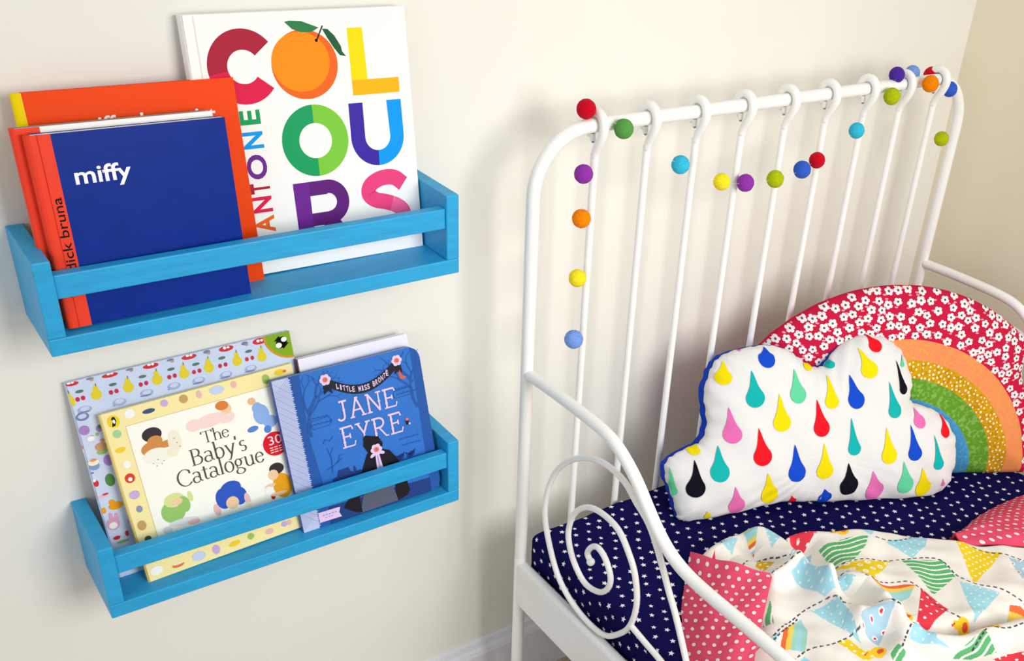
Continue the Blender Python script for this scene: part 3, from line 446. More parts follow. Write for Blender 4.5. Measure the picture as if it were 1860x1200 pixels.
# -- blue board book with the cloaked figure
M4, w_, h_ = place('jane')
m_jane = M('cornflower_blue_cover', (54, 116, 200), 0.35, 0.08, var=0.03, scale=25)
m_board = M('grey_board', (176, 178, 186), 0.8)
t, fc = book('board_book', M4, w_, h_, 0.0092, m_jane, M('dark_blue_spine', (52, 84, 158), 0.4), 'blue board book with pink decorative capitals and a black-cloaked figure on its cover', bulge=0.0012, board=0.0012, inset=0.0006, rc=0.016, pages=m_board)
jd = ink('j_dark', (50, 98, 172)); jn = ink('j_night', (44, 74, 138)); jk = ink('j_charcoal', (44, 46, 58)); jp = ink('j_pink', (232, 206, 238)); jl = ink('j_lace', (196, 206, 234)); jr = ink('j_rose', (222, 130, 120)); jo = ink('j_coral', (206, 110, 100)); jg = ink('j_grey', (96, 104, 122)); jb = ink('j_cloak', (38, 36, 44))
fc.poly([(0.0195, 0.0), (0.0345, 0.0), (0.0360, 0.06), (0.0310, 0.12), (0.0345, h_), (0.0195, h_)], jd, 1)
fc.poly([(w_-0.0150, 0.0), (w_-0.003, 0.004), (w_, 0.016), (w_, h_-0.016), (w_-0.005, h_-0.004), (w_-0.012, h_-0.0005), (w_-0.0135, 0.1)], jd, 1)
fc.poly([(0.0345, 0.0), (w_-0.015, 0.0), (w_-0.014, 0.020), (0.036, 0.024)], jn, 1)
fc.poly([(0.0, 0.0), (0.0205, 0.0), (0.0205, h_), (0.0, h_)], jl, 2)
random.seed(3)
for k in range(70):
    yy = 0.002 + (h_-0.004)*k/70; fc.poly([(0.0203, yy), (0.0228 + 0.0008*math.sin(k*2.1), yy+0.0014), (0.0203, yy+0.0028)], jl, 2)
lace = ink('j_lace_line', (150, 166, 212)); lace2 = ink('j_lace_pink', (206, 190, 226))
for k in range(-10, 70):
    y0 = k*0.0030; a = (0.0006, y0); c = (0.0200, y0+0.0170)
    if y0 > 0.0 and c[1] < h_: fc.stroke([a, c], 0.0005, lace, 3)
    a = (0.0006, y0+0.017); c = (0.0200, y0)
    if y0 > 0.0 and a[1] < h_: fc.stroke([a, c], 0.0005, lace2 if k % 3 else lace, 3.3)
def branch(p, ang, L, wd, depth):
    q = (p[0] + L*math.cos(ang), p[1] + L*math.sin(ang)); mid = ((p[0]+q[0])/2 + 0.08*L*math.sin(ang*3), (p[1]+q[1])/2)
    if not (0.022 < q[0] < w_-0.001 and 0.01 < q[1] < h_-0.002): return
    fc.stroke(spline([p, mid, q], 3), wd, jd, 3 + 0.1*depth)
    if depth:
        for d in (-0.55, 0.45): branch(q, ang + d + random.uniform(-.2, .2), L*0.72, wd*0.62, depth-1)
for p, a, L in (((0.034, 0.120), 1.45, 0.028), ((0.035, 0.150), 0.9, 0.022), ((w_-0.014, 0.120), 1.75, 0.028), ((w_-0.015, 0.155), 2.2, 0.022)): branch(p, a, L, 0.0040, 4)
for x0, y0 in ((0.034, 0.141), (0.034, 0.133), (0.148, 0.150), (0.153, 0.143), (0.146, 0.083), (0.148, 0.074)):       # small painted-on phrases, too fine to read
    x = x0
    for k in range(6):
        l = random.uniform(0.002, 0.0055); fc.stroke([(x, y0 + 0.0008*math.sin(k)), (x + l*0.5, y0 + 0.0016), (x + l, y0)], 0.0013, jd, 5); x += l + 0.0012
        if x > x0 + 0.026: break
for (x0, y0, x1, y1) in ((0.038, 0.128, 0.060, 0.139), (0.150, 0.139, 0.172, 0.149)):
    fc.stroke([(x0, y0), (x0-0.002, (y0+y1)/2), (x0, y1), (x1, y1+.001), (x1+.003, (y0+y1)/2), (x1, y0+.001), (x0, y0)], 0.0008, jd, 5)
# thin tree, house, birds
fc.stroke([(0.051, 0.066), (0.053, 0.085), (0.050, 0.100)], 0.0014, jd, 5); fc.stroke([(0.052, 0.090), (0.058, 0.099)], 0.0010, jd, 5); fc.stroke([(0.046, 0.107), (0.050, 0.112), (0.055, 0.108), (0.060, 0.113)], 0.0012, jd, 5)
fc.stroke([(0.044, 0.072), (0.056, 0.076), (0.066, 0.082)], 0.0012, jd, 5); fc.stroke([(0.060, 0.078), (0.064, 0.087), (0.068, 0.086)], 0.0010, jd, 5)
fc.poly([(0.047,0.048),(0.090,0.050),(0.088,0.060),(0.082,0.060),(0.081,0.067),(0.079,0.067),(0.078,0.060),(0.074,0.062),(0.072,0.068),(0.058,0.067),(0.056,0.060),(0.050,0.058)], jn, 5)
for x, y in ((0.143, 0.060), (0.158, 0.060)): fc.ell((x, y), 0.0062, 0.0036, jn, 5, rot=0.4); fc.stroke([(x-.007, y+.003), (x, y), (x+.007, y+.005)], 0.0022, jn, 5)
fc.poly([(0.160, 0.171), (0.1625, 0.175), (0.164, 0.168), (0.170, 0.164), (0.166, 0.161), (0.161, 0.164)], jo, 6)
fc.ell((0.1605, 0.1045), 0.0022, 0.0045, jk, 6); fc.ell((0.161, 0.108), 0.0022, 0.002, jr, 6.4); fc.ell((0.1635, 0.1015), 0.0014, 0.0014, jp, 6.4)
# banner
def ban(t, o): return (0.066 + 0.091*t, 0.1845 - 0.0195*math.sin(math.pi*t)**0.9 + o)
up = [ban(k/16, 0.0045) for k in range(17)]; dn = [ban(k/16, -0.0075) for k in range(17)]
z = 0.00012*6
fc.add([(p[0], p[1], z) for p in dn] + [(p[0], p[1], z) for p in up], [(k, k+1, 18+k, 17+k) for k in range(16)], jk)
fc.poly([(0.061,0.184),(0.060,0.168),(0.0655,0.172),(0.071,0.167),(0.0695,0.184)], jk, 5.5); fc.poly([(0.158,0.184),(0.1545,0.170),(0.159,0.173),(0.166,0.171),(0.165,0.185)], jk, 5.5)
word = 'LITTLE MISS BRONTË'
for k, ch in enumerate(word):
    if ch == ' ': continue
    tt = 0.115 + 0.775*(k+0.5)/len(word); p = ban(tt, -0.0046); wd = 0.0017 if ch == 'I' else 0.0033
    fc.text(ch, (p[0]-wd/2, p[1], p[0]+wd/2, p[1] + (0.0070 if ch != 'Ë' else 0.0082)), jp, 7, bold=0.02)
for cx, cy in ((0.0645, 0.1865), (0.1605, 0.1880)):
    for k in range(6): fc.ell((cx + 0.0042*math.cos(k*1.05), cy + 0.0042*math.sin(k*1.05)), 0.0032, 0.0032, jp, 8 + .05*k, n=12)
    fc.ell((cx, cy), 0.0034, 0.0034, jr, 9); fc.ell((cx+0.0005, cy), 0.0016, 0.0016, jo, 10)
# title
JL = {'J': (0.62, [[(.40,1),(.40,.20)] + arc(.24,.20,.16,.20,0,-160,10), [(.22,.99),(.58,.99)], [(.34,.52),(.46,.52)]]),
 'A': (0.80, [[(.40,1),(.12,0)], [(.40,1),(.68,0)], [(.22,.36),(.58,.36)], [(.02,.01),(.24,.01)], [(.56,.01),(.80,.01)], [(.34,1),(.50,1)]]),
 'N': (0.84, [[(.16,0),(.16,1)], [(.16,1),(.66,0)], [(.66,0),(.66,1)], [(.04,.01),(.28,.01)], [(.54,.99),(.80,.99)], [(.04,.99),(.2,.99)], [(.10,.5),(.22,.5)], [(.60,.5),(.72,.5)]]),
 'E': (0.72, [[(.16,0),(.16,1)], [(.04,.99),(.58,.99),(.62,.82)], [(.16,.52),(.46,.52)], [(.46,.64),(.46,.40)], [(.04,.01),(.60,.01),(.66,.22)], [(.10,.75),(.22,.75)], [(.10,.26),(.22,.26)]]),
 'Y': (0.76, [[(.14,1),(.38,.46)], [(.62,1),(.38,.46)], [(.38,.46),(.38,0)], [(.02,.99),(.26,.99)], [(.50,.99),(.74,.99)], [(.26,.01),(.50,.01)], [(.31,.26),(.45,.26)]]),
 'R': (0.80, [[(.16,0),(.16,1)], [(.04,.99),(.36,.99)] + arc(.36,.75,.22,.24,90,-90,10) + [(.16,.51)], [(.34,.51),(.62,.02),(.74,.02)], [(.04,.01),(.28,.01)], [(.10,.75),(.22,.75)], [(.10,.26),(.22,.26)]])}
def title(word, x0, x1, y0, y1):
    tot = sum(JL[c][0] for c in word); sx = (x1-x0)/tot; x = x0
    for c in word:
        for i, st in enumerate(JL[c][1]): fc.stroke([(x+p*sx, y0+q*(y1-y0)) for p, q in st], 0.0025 if i < 2 else 0.0020, jp, 8 + .1*i)
        x += JL[c][0]*sx
title('JANE', 0.0690, 0.1530, 0.1300, 0.1545); title('EYRE', 0.0690, 0.1555, 0.0940, 0.1205)
# cloaked figure, seen from the front
fc.poly([(0.0985,0.1010),(0.101,0.1025),(0.112,0.0985),(0.1185,0.0965),(0.1225,0.0860),(0.1200,0.0790),(0.1300,0.0740),(0.1385,0.0600),(0.1440,0.0430),(0.1480,0.0120),(0.1430,0.0060),(0.1290,0.0030),(0.1290,0.0300),(0.0790,0.0240),(0.0790,0.0020),(0.0700,0.0060),(0.0560,0.0160),(0.0720,0.0340),(0.0880,0.0560),(0.0985,0.0760),(0.1010,0.0790),(0.0965,0.0890)], jb, 10)
fc.poly([(0.0760,0.0020),(0.1300,0.0030),(0.1240,0.0320),(0.0860,0.0300)], jg, 9)
for k in range(6): fc.ell((0.1125 + 0.0046*math.cos(k*1.05), 0.0800 + 0.0046*math.sin(k*1.05)), 0.0034, 0.0034, jp, 11 + .05*k, n=12)
fc.ell((0.1125, 0.0800), 0.0036, 0.0036, jr, 12); fc.ell((0.1128, 0.0798), 0.0017, 0.0017, jo, 13)
fc.poly([(0.110,0.076),(0.115,0.0755),(0.1165,0.060),(0.1200,0.0330),(0.1140,0.0360),(0.1075,0.0330)], jp, 11); fc.stroke([(0.1125,0.072),(0.1130,0.036)], 0.0014, lace, 12)
fc.ell((0.1065,0.0735), 0.0042, 0.0022, jp, 11.5, rot=0.5); fc.ell((0.1190,0.0745), 0.0040, 0.0022, jp, 11.5, rot=-0.4)
fc.poly([(0.0222,0.0200),(0.0515,0.0195),(0.0490,0.0125),(0.0515,0.0060),(0.0222,0.0065)], jp, 5)
for k in range(5): fc.stroke([(0.0275+0.0040*k, 0.0145), (0.0300+0.0040*k, 0.0150)], 0.0016, lace, 6)
for k in range(3): fc.stroke([(0.0300+0.0040*k, 0.0108), (0.0325+0.0040*k, 0.0112)], 0.0010, lace, 6)
fc.build('front_cover', t, local=True)
SCROLL = [[-0.4576, 0.5033], [-0.4353, 0.5375], [-0.41, 0.5778], [-0.3864, 0.6074], [-0.3594, 0.6233], [-0.3332, 0.6386], [-0.2973, 0.6419], [-0.2616, 0.6319], [-0.2254, 0.6091], [-0.1939, 0.5745], [-0.1746, 0.5304], [-0.1705, 0.4856], [-0.1831, 0.4458], [-0.2079, 0.4046], [-0.2405, 0.3826], [-0.2833, 0.3736], [-0.3231, 0.3791], [-0.3532, 0.4051], [-0.3729, 0.4354], [-0.3805, 0.4772], [-0.3722, 0.5161], [-0.3563, 0.541], [-0.3306, 0.5633], [-0.2957, 0.5667], [-0.2641, 0.5566], [-0.2385, 0.5307], [-0.2275, 0.4964], [-0.2325, 0.47], [-0.2491, 0.4467], [-0.2738, 0.4335], [-0.3046, 0.4417], [-0.3219, 0.4618], [-0.3242, 0.4822], [-0.311, 0.5021], [-0.2944, 0.5095], [-0.281, 0.5024], [-0.2721, 0.4862], [-0.2806, 0.477]]
# ------------------------------------------------------------------ bed
BY, BL, BR, BT = DIM['by'], DIM['bl'], DIM['br'], DIM['bt']
FOOT = -1.44
m_steel = M('white_painted_steel', (246, 246, 243), 0.28, 0.5)
m_screw = M('chrome_screw', (150, 150, 150), 0.25, 0.6)
bed = thing('bed_frame', ((BL+BR)/2, BY, 0), 'white painted metal bed frame with slender headboard rods and spiral side guards', 'bed')
# bent headboard tube with both posts
Rc = 0.080
path = [(BL, BY, 0.36 + (BT-Rc-0.36)*k/6) for k in range(6)]
path += [(BL + Rc - Rc*math.cos(math.radians(a)), BY, BT - Rc + Rc*math.sin(math.radians(a))) for a in range(0, 91, 6)]
path += [(BR - Rc + Rc*math.sin(math.radians(a)), BY, BT - Rc + Rc*math.cos(math.radians(a))) for a in range(0, 91, 6)]
path += [(BR, BY, BT-Rc - (BT-Rc-0.36)*k/6) for k in range(1, 7)]
mb = MB(); mb.tube(path, 0.0088, m_steel, 18); mb.build('headboard_tube', bed, smooth=60)
for x in (BL, BR):
    mb = MB(); mb.tube([(x, BY, 0), (x, BY, 0.3725), (x, BY, 0.3735)], [0.0092, 0.0092, 0.0086], m_steel, 18); mb.build('leg', bed, smooth=40)
    mb = MB(); mb.tube([(x, FOOT, 0), (x, FOOT, 0.40), (x, FOOT, 0.402)], [0.0092, 0.0092, 0.008], m_steel, 18); mb.build('leg', bed, smooth=40)
for y in (BY, FOOT):
    mb = MB(); mb.tube([(BL, y, 0.305), (BR, y, 0.305)], 0.007, m_steel, 14); mb.build('cross_bar', bed, smooth=60)
# rods with hooked tops
sp = [(0.305, 0), (0.5, 0), (0.7, 0), (BT-0.060, 0), (BT-0.040, -0.0004), (BT-0.029, -0.0035), (BT-0.018, -0.0098), (BT-0.007, -0.0145), (BT+0.003, -0.0152), (BT+0.0118, -0.0100), (BT+0.0154, 0), (BT+0.0115, 0.0105), (BT, 0.0150), (BT-0.009, 0.0120), (BT-0.0140, 0.0080)]
x0 = 0.7315
pts = spline([(x0, BY + y, z) for z, y in sp], 6)
mb = MB(); mb.tube(pts, [0.0051 + 0.0010*min(1, max(0, (p[2]-BT+0.045)/0.02)) for p in pts], m_steel, 12)
spindle = mb.build('spindle', bed, smooth=60)
mb = MB(); mb.tube([(x0-0.001, BY+0.0060, BT-0.012), (x0-0.001, BY+0.0045, BT-0.0205)], [0.0040, 0.0036], m_steel, 10); mb.sphere((x0-0.001, BY+0.0040, BT-0.0210), 0.0023, m_screw, 10, 6)
screw = mb.build('screw', spindle, smooth=60, label='small screw under the rail')
for k in range(1, 9):
    c = spindle.copy(); C.objects.link(c); c.parent = bed; c.location.x += 0.0832*k
    d = screw.copy(); C.objects.link(d); d.parent = c
# sides: rail, guard tube, spiral
prof = [(-0.120, 0.684), (-0.17, 0.6862), (-0.22, 0.6870), (-0.27, 0.6865), (-0.305, 0.682), (-0.333, 0.669), (-0.358, 0.651), (-0.382, 0.628), (-0.407, 0.606), (-0.432, 0.591), (-0.460, 0.583), (-0.50, 0.580), (-0.60, 0.580), (-0.70, 0.574), (-0.78, 0.550), (-0.84, 0.500), (-0.87, 0.43), (-0.88, 0.36)]
for x in (BL, BR):
    mb = MB(); mb.box((x-0.0085, FOOT, 0.2835), (x+0.0085, BY, 0.3655), m_steel); mb.build('side_rail', bed, smooth=60, bevel=0.0065, seg=4)
    mb = MB(); mb.tube(spline([(x, y, z) for y, z in prof], 6), 0.0080, m_steel, 16); mb.build('side_guard', bed, smooth=60)
    sc = [(-0.530, 0.366), (-0.505, 0.415)] + [tuple(p) for p in SCROLL]
    pp = spline([(x, y, z) for y, z in sc], 4)
    mb = MB(); mb.tube(pp, 0.0041, m_steel, 12); mb.sphere(pp[-1], 0.0058, m_steel, 14, 10); mb.tube(spline([(x, -0.371, 0.436), (x, -0.405, 0.430), (x, -0.445, 0.423), (x, -0.50, 0.405), (x, -0.545, 0.366)], 5), 0.0041, m_steel, 12)
    mb.build('scroll', bed, smooth=60)

# ------------------------------------------------------------------ mattress and sheet
m_mat = M('mattress_ticking', (238, 236, 232), 0.95, 0.1, bump=0.2, bscale=300)
mb = MB(); mb.box((0.662, FOOT+0.03, 0.30), (1.453, -0.1245, 0.408), m_mat)
tag(mb.build('mattress', bevel=0.02, seg=4, smooth=60), 'white mattress lying inside the metal bed frame under the navy sheet', 'mattress')
m_navysheet = M('navy_cotton', (20, 18, 76), 0.9, 0.03, var=0.05, scale=60, bump=0.25, bscale=1200)
m_star = M('white_star_print', (236, 236, 240), 0.9, 0.1)
SX0, SX1, SY0, SZ, SR = 0.6560, 1.4605, -0.1215, 0.4190, 0.013
def edge_fold(s):
    """s < 0: distance past where the flat top starts to roll over; returns (inward shift, drop)"""
    th = np.clip(-s/SR, 0, math.pi/2); past = np.maximum(0, -s - SR*math.pi/2)
    return SR - SR*np.sin(th), SR*(1-np.cos(th)) + past
def sheet(a, b):
    a = np.asarray(a, float); b = np.asarray(b, float)
    sl = a - (SX0+SR); sr = (SX1-SR) - a; st = (SY0-SR) - b
    x = np.where(sl < 0, SX0 + edge_fold(sl)[0], np.where(sr < 0, SX1 - edge_fold(sr)[0], a))
    y = np.where(st < 0, SY0 - edge_fold(st)[0], b)
    dx = np.where(sl < 0, edge_fold(sl)[1], np.where(sr < 0, edge_fold(sr)[1], 0)); dy = np.where(st < 0, edge_fold(st)[1], 0)
    drop = (dx**4 + dy**4)**0.25
    wr = 0.0010*np.sin(a*61 + b*23) + 0.0008*np.sin(b*83 - a*31) + 0.0006*np.sin(a*140+b*90)
    return np.stack([x + 0.8*wr*(dx > 0.02)*np.sign(sl), y, SZ - drop + wr*(drop < 0.02) - 0.001], -1)
aa = np.concatenate([np.linspace(SX0-0.075, SX0+0.03, 26), np.linspace(SX0+0.04, SX1-0.03, 60), np.linspace(SX1-0.024, SX1+0.075, 22)])
bb = np.concatenate([np.linspace(SY0+0.030, SY0-0.04, 18), np.linspace(SY0-0.05, FOOT+0.03, 70)])
mb = MB(); G = sheet(*np.meshgrid(aa, bb, indexing='ij')); mb.grid(G[:, ::-1], m_navysheet)
rs = np.random.RandomState(4); cs = []
for i in range(-4, 40):
    for j in range(-2, 30):
        a = SX0 + i*0.0225 + (0.011 if j % 2 else 0) + rs.uniform(-.003, .003); b = SY0 - 0.01 - j*0.0175 + rs.uniform(-.003, .003)
        if SX0-0.07 < a < SX1+0.02 and b > -0.62: cs.append((a, b))
for a, b in cs:
    r0 = rs.uniform(0, 6.28); ang = r0 + np.arange(10)*math.pi/5; rad = np.where(np.arange(10) % 2 == 0, 0.0043, 0.0020)*rs.uniform(.85, 1.1)
    A_ = np.append(a + rad*np.cos(ang), a); B_ = np.append(b + rad*np.sin(ang), b)
    P = sheet(A_, B_); e = 1e-3
    n = np.cross(sheet(A_+e, B_) - P, sheet(A_, B_+e) - P); n /= np.linalg.norm(n, axis=1)[:, None] + 1e-9
    mb.add(P + n*0.0010, [(k, (k+1) % 10, 10) for k in range(10)], m_star)
tag(mb.build('fitted_sheet', smooth=70), 'navy blue fitted sheet scattered with small white stars, on the bed', 'sheet')

# ------------------------------------------------------------------ felt ball garland on the headboard
gar = thing('felt_ball_garland', (0.714, BY, BT), 'garland of multicoloured felt balls draped over the white headboard rail', 'garland')
FELT = dict(red=(196, 14, 36), green=(86, 152, 70), purple=(142, 52, 164), orange=(240, 132, 8), yellow=(244, 222, 40), turquoise=(54, 184, 216), blue=(52, 92, 196), violet=(74, 42, 150), **{'light blue': (116, 152, 220), 'lime green': (170, 186, 18)})
def felt(c): return M('felt_' + c.replace(' ', '_'), FELT[c], 1.0, 0.0, var=0.06, scale=350, bump=0.3, bscale=500, sheen=0.08)
BALLR = 0.0121
order = []
for c, x, y, z in DATA['balls']:
    mb = MB(); random.seed(int(x*1e5)); mb.sphere((x, y, z), BALLR*random.uniform(0.95, 1.05), felt(c), 28, 18, jit=0.02)
    mb.build('felt_ball', gar, smooth=180, label=c + ' felt ball'); order.append((x, y, z))
sp = []
for i, p in enumerate(order):
    if i:
        q = order[i-1]; L = math.dist(p, q); sp.append(((p[0]+q[0])/2, (p[1]+q[1])/2, (p[2]+q[2])/2 - (0.002 if abs(p[0]-q[0]) > .03 else 0) + (0.004 if i in (4, 5) else 0)))
    sp.append(p)
mb = MB(); mb.tube(spline(sp, 4), 0.00018, M('garland_thread', (236, 232, 222), 0.9), 6); mb.build('thread', gar, smooth=60)

# ------------------------------------------------------------------ cushions
def inside(P, poly):
    x, y = P[:, 0], P[:, 1]; r = np.zeros(len(P), bool); n = len(poly); j = n-1
    for i in range(n):
        xi, yi = poly[i]; xj, yj = poly[j]
        c = ((yi > y) != (yj > y)) & (x < (xj-xi)*(y-yi)/((yj-yi) or 1e-12) + xi); r ^= c; j = i
    return r
def dist_to(P, poly):
    d = np.full(len(P), 9.0)
    for i in range(len(poly)):
        a = poly[i]; b = poly[(i+1) % len(poly)]; ab = b-a; t = np.clip(((P-a)@ab)/(ab@ab+1e-12), 0, 1)
        d = np.minimum(d, np.hypot(*(P - (a + t[:, None]*ab)).T))
    return d
class Pillow:
    def __init__(s, A, u, v, w_, outline, R, H):
        s.A, s.u, s.v, s.w = (np.array(q, float) for q in (A, u, v, w_)); s.o = np.array(outline, float); s.R = R; s.H = H
        s.c = s.o.mean(0); s.flare = 0.0
    def height(s, P, back=False):
        d = dist_to(P, s.o) * inside(P, s.o); t = 1 - np.minimum(d/(s.R*(0.55 if back else 1)), 1)
        h = np.sqrt(np.maximum(0, 1 - t*t))
        ang = np.arctan2(P[:, 1]-s.c[1], P[:, 0]-s.c[0]); arcp = P[:, 0]*70 + P[:, 1]*55
        puck = np.exp(-d/0.022)*np.minimum(d/0.004, 1)
        h = h*s.H[1 if back else 0] + puck*0.0022*np.sin(ang*34 + 2*np.sin(ang*5)) + 0.0016*np.sin(arcp)*np.minimum(d/0.02, 1)
        return -h if back else h
    def S(s, P, off=0.0, back=False):
        P = np.asarray(P, float); h = s.height(P, back); Q = s.A + P[:, :1]*s.u + P[:, 1:2]*s.v + h[:, None]*s.w
        if off:
            e = 0.0012; gx = (s.height(P + (e, 0), back) - s.height(P - (e, 0), back))/(2*e); gy = (s.height(P + (0, e), back) - s.height(P - (0, e), back))/(2*e)
            n = -np.clip(gx, -4, 4)[:, None]*s.u - np.clip(gy, -4, 4)[:, None]*s.v + s.w
            Q = Q + off*n/np.linalg.norm(n, axis=1)[:, None]
        return Q
    def shell(s, mb, mat, back=False, n=420, rings=46, fn=None):
        o = s.o; T = np.linspace(0, len(o), n, endpoint=False); i = T.astype(int); f = (T-i)[:, None]
        rim = o[i]*(1-f) + o[(i+1) % len(o)]*f
        tt = 1 - (1-np.linspace(0, 1, rings))**2.0
        sc_ = tt + (s.flare*np.exp(-((tt-0.95)/0.03)**2) if back else 0)
        G = s.c + (rim - s.c)[None]*tt[1:, None, None]
        P = s.S(G.reshape(-1, 2), 0, back).reshape(rings-1, n, 3)
        if back: P = P + ((rim - s.c)[None]*(sc_-tt)[1:, None, None])@np.stack([s.u, s.v])*np.minimum(1, 1/(1e-6+np.hypot(*np.moveaxis(rim - s.c, -1, 0))/0.13))[None, :, None]
        base = len(mb.v); mb.grid(P if back else P, mat, wrap=True)
        c = s.S(s.c[None], 0, back); mb.add(np.vstack([c, P[0]]), [(0, 1+k, 1+(k+1) % n) for k in range(n)], mat)
    def decal(s, mb, pts, c, mat, off=0.0012, rings=4):
        P = np.array(pts, float); c = np.array(c, float)
        ok = inside(P, s.o); cin = c
        if not ok.all():
            for k in np.where(~ok)[0]:
                best = None
                for i in range(len(s.o)):
                    p, q = s.o[i], s.o[(i+1) % len(s.o)]; t_ = np.clip(((P[k]-p)@(q-p))/((q-p)@(q-p)+1e-12), 0, 1); r_ = p + t_*(q-p); d_ = np.hypot(*(P[k]-r_))
                    if best is None or d_ < best[0]: best = (d_, r_)
                P[k] = best[1] + (s.c-best[1])*0.004
            if ok.any(): c = 0.8*P[ok].mean(0) + 0.2*P.mean(0)
        if not inside(c[None], s.o)[0]: return
        n = len(P); V = [c[None]] + [c + (P-c)*(k+1)/rings for k in range(rings)]
        V = s.S(np.vstack(V), off); f = [(0, 1+k, 1+(k+1) % n) for k in range(n)]
        for r in range(rings-1):
            a = 1 + r*n; b = a+n; f += [(a+k, b+k, b+(k+1) % n, a+(k+1) % n) for k in range(n)]
        mb.add(V, f, mat)

cl = DATA['cloud']
ol = np.array(spline([tuple(p) for p in cl['out']] + [tuple(cl['out'][0])], 4))[:-1, :2]
A = np.array(cl['A']) + np.array([0, 0, 0.002])
k_ = np.arange(len(ol)); ol = ol + 0.0011*np.stack([np.sin(k_*1.9), np.cos(k_*2.3)], 1)
cloud = Pillow(A, cl['u'], cl['v'], cl['w'], ol, 0.085, (0.036, 0.052)); cloud.c = np.array([0.232, 0.085]); cloud.flare = 0.060
m_cw = M('white_cotton', (228, 227, 226), 0.9, 0.05, bump=0.2, bscale=1100); m_cb = M('royal_blue_cotton', (26, 66, 190), 0.9, 0.05, bump=0.2, bscale=1100)
DC = {k: M('drop_' + k, c, 0.9, 0.05, bump=0.15, bscale=1100) for k, c in dict(Y=(236, 216, 16), B=(24, 74, 200), T=(24, 176, 172), M=(98, 206, 156), P=(228, 112, 180), R=(236, 26, 40), K=(20, 18, 30)).items()}
t = thing('cloud_cushion', A + 0.225*np.array(cl['u']), 'white cloud-shaped cushion printed with colourful raindrops, resting on the navy sheet', 'cushion')
mb = MB(); cloud.shell(mb, m_cw)
for c, xa, ya, xb, yb, wd in DATA['drops']:
    a = np.array((xa, ya)); b = np.array((xb, yb)); r = wd/2; ax = (a-b)/np.linalg.norm(a-b); nx = np.array((ax[1], -ax[0])); L = np.linalg.norm(a-b); r = min(r, L*0.5)
    cen = b + ax*r; pts = []
    for k in range(21):
        th = math.radians(-118 + 236*k/20 + 180); pts.append(cen + ax*r*math.cos(th) + nx*r*math.sin(th))
    left, right = pts[-1], pts[0]
    for f in (0.12, 0.25, 0.37, 0.5, 0.62, 0.75, 0.87): pts.append(left*(1-f) + a*f + (cen + ax*(L-r)*f - (left*(1-f)+a*f))*0.22*math.sin(math.pi*f))
    pts.append(a)
    for f in (0.87, 0.75, 0.62, 0.5, 0.37, 0.25, 0.12): pts.append(right*(1-f) + a*f + (cen + ax*(L-r)*f - (right*(1-f)+a*f))*0.22*math.sin(math.pi*f))
    cloud.decal(mb, pts, cen, DC[c], rings=9)
mb.build('front_panel', t, smooth=180)
mb = MB(); cloud.shell(mb, m_cb, back=True); mb.build('back_panel', t, smooth=180, label='royal blue back of the cloud cushion')

# rainbow half-disc
yaw, ln = math.radians(-30), math.radians(14)
u = np.array([math.cos(yaw), math.sin(yaw), 0]); n = np.array([-math.sin(yaw), math.cos(yaw), 0]); v = np.array([0, 0, 1])*math.cos(ln) + n*math.sin(ln); wv = np.cross(u, v)
A = np.array([1.3558, -0.3536, 0.4200]); RC = np.array([-0.130, -0.003]); RR = [0.316, 0.236, 0.203, 0.174, 0.140]
def rim(phi, r=RR[0]):
    t_ = min(1, max(0, (math.radians(36)-phi)/math.radians(20))); cap = 0.2165 + 0.036*t_*t_*(3-2*t_)
    g = min(1.0, cap/(r*math.cos(phi))) if (r > 0.24 and phi < math.pi/2) else 1.0
    return (RC[0] + g*r*math.cos(phi), RC[1] + r*math.sin(phi)*(1 - 0.1*(1-g)))
ol = [rim(math.pi*k/72) for k in range(73)]
rb = Pillow(A, u, v, wv, ol, 0.09, (0.034, 0.040)); rb.c = np.array([RC[0], 0.06])
m_redf = M('raspberry_print_cotton', (198, 30, 66), 0.9, 0.05, bump=0.2, bscale=900)
bands = [m_redf, mottled('coral_print_cotton', (238, 142, 92), (226, 160, 80), 260), mottled('mustard_print_cotton', (206, 158, 20), (190, 134, 16), 180), mottled('green_print_cotton', (96, 152, 40), (128, 176, 84), 170), mottled('sky_print_cotton', (70, 146, 196), (86, 160, 208), 200)]
t = thing('rainbow_cushion', A + RC[0]*u, 'large half-round cushion with fabric rainbow stripes and a red floral rim, behind the cloud cushion', 'cushion')
mb = MB(); NPH = 96
rads = [0.0, 0.05, 0.09, 0.12]
for i, (ro, ri) in enumerate(zip(RR, RR[1:] + [0.0])):
    rr_ = np.linspace(ri, ro, 14 if i < 4 else 10) if i else ri + (ro-ri)*(1-(1-np.linspace(0, 1, 26))**1.8)
    Pg = np.array([[rim(math.pi*k/NPH, r) if i == 0 else (RC[0]+r*math.cos(math.pi*k/NPH), RC[1]+r*math.sin(math.pi*k/NPH)) for k in range(NPH+1)] for r in rr_])
    if i == 0:     # blend so the rim squash dies out inwards
        for a_, r in enumerate(rr_):
            f = (r-ri)/(ro-ri); flat = np.array([(RC[0]+r*math.cos(math.pi*k/NPH), RC[1]+r*math.sin(math.pi*k/NPH)) for k in range(NPH+1)])
            full = np.array([rim(math.pi*k/NPH, ro) for k in range(NPH+1)]); inner = np.array([(RC[0]+ri*math.cos(math.pi*k/NPH), RC[1]+ri*math.sin(math.pi*k/NPH)) for k in range(NPH+1)])
            Pg[a_] = inner*(1-f) + full*f
    sh = Pg.shape; P = rb.S(Pg.reshape(-1, 2)).reshape(sh[0], sh[1], 3); mb.grid(P, bands[i])
rs = np.random.RandomState(11); fl = []
m_pet = M('petal_print', (246, 232, 232), 0.9, 0.1); m_eye = M('flower_eye_print', (104, 84, 96), 0.9, 0.1); m_dot = M('blossom_print', (250, 230, 176), 0.9, 0.1); m_pk = M('pink_leaf_print', (240, 150, 170), 0.9, 0.1)
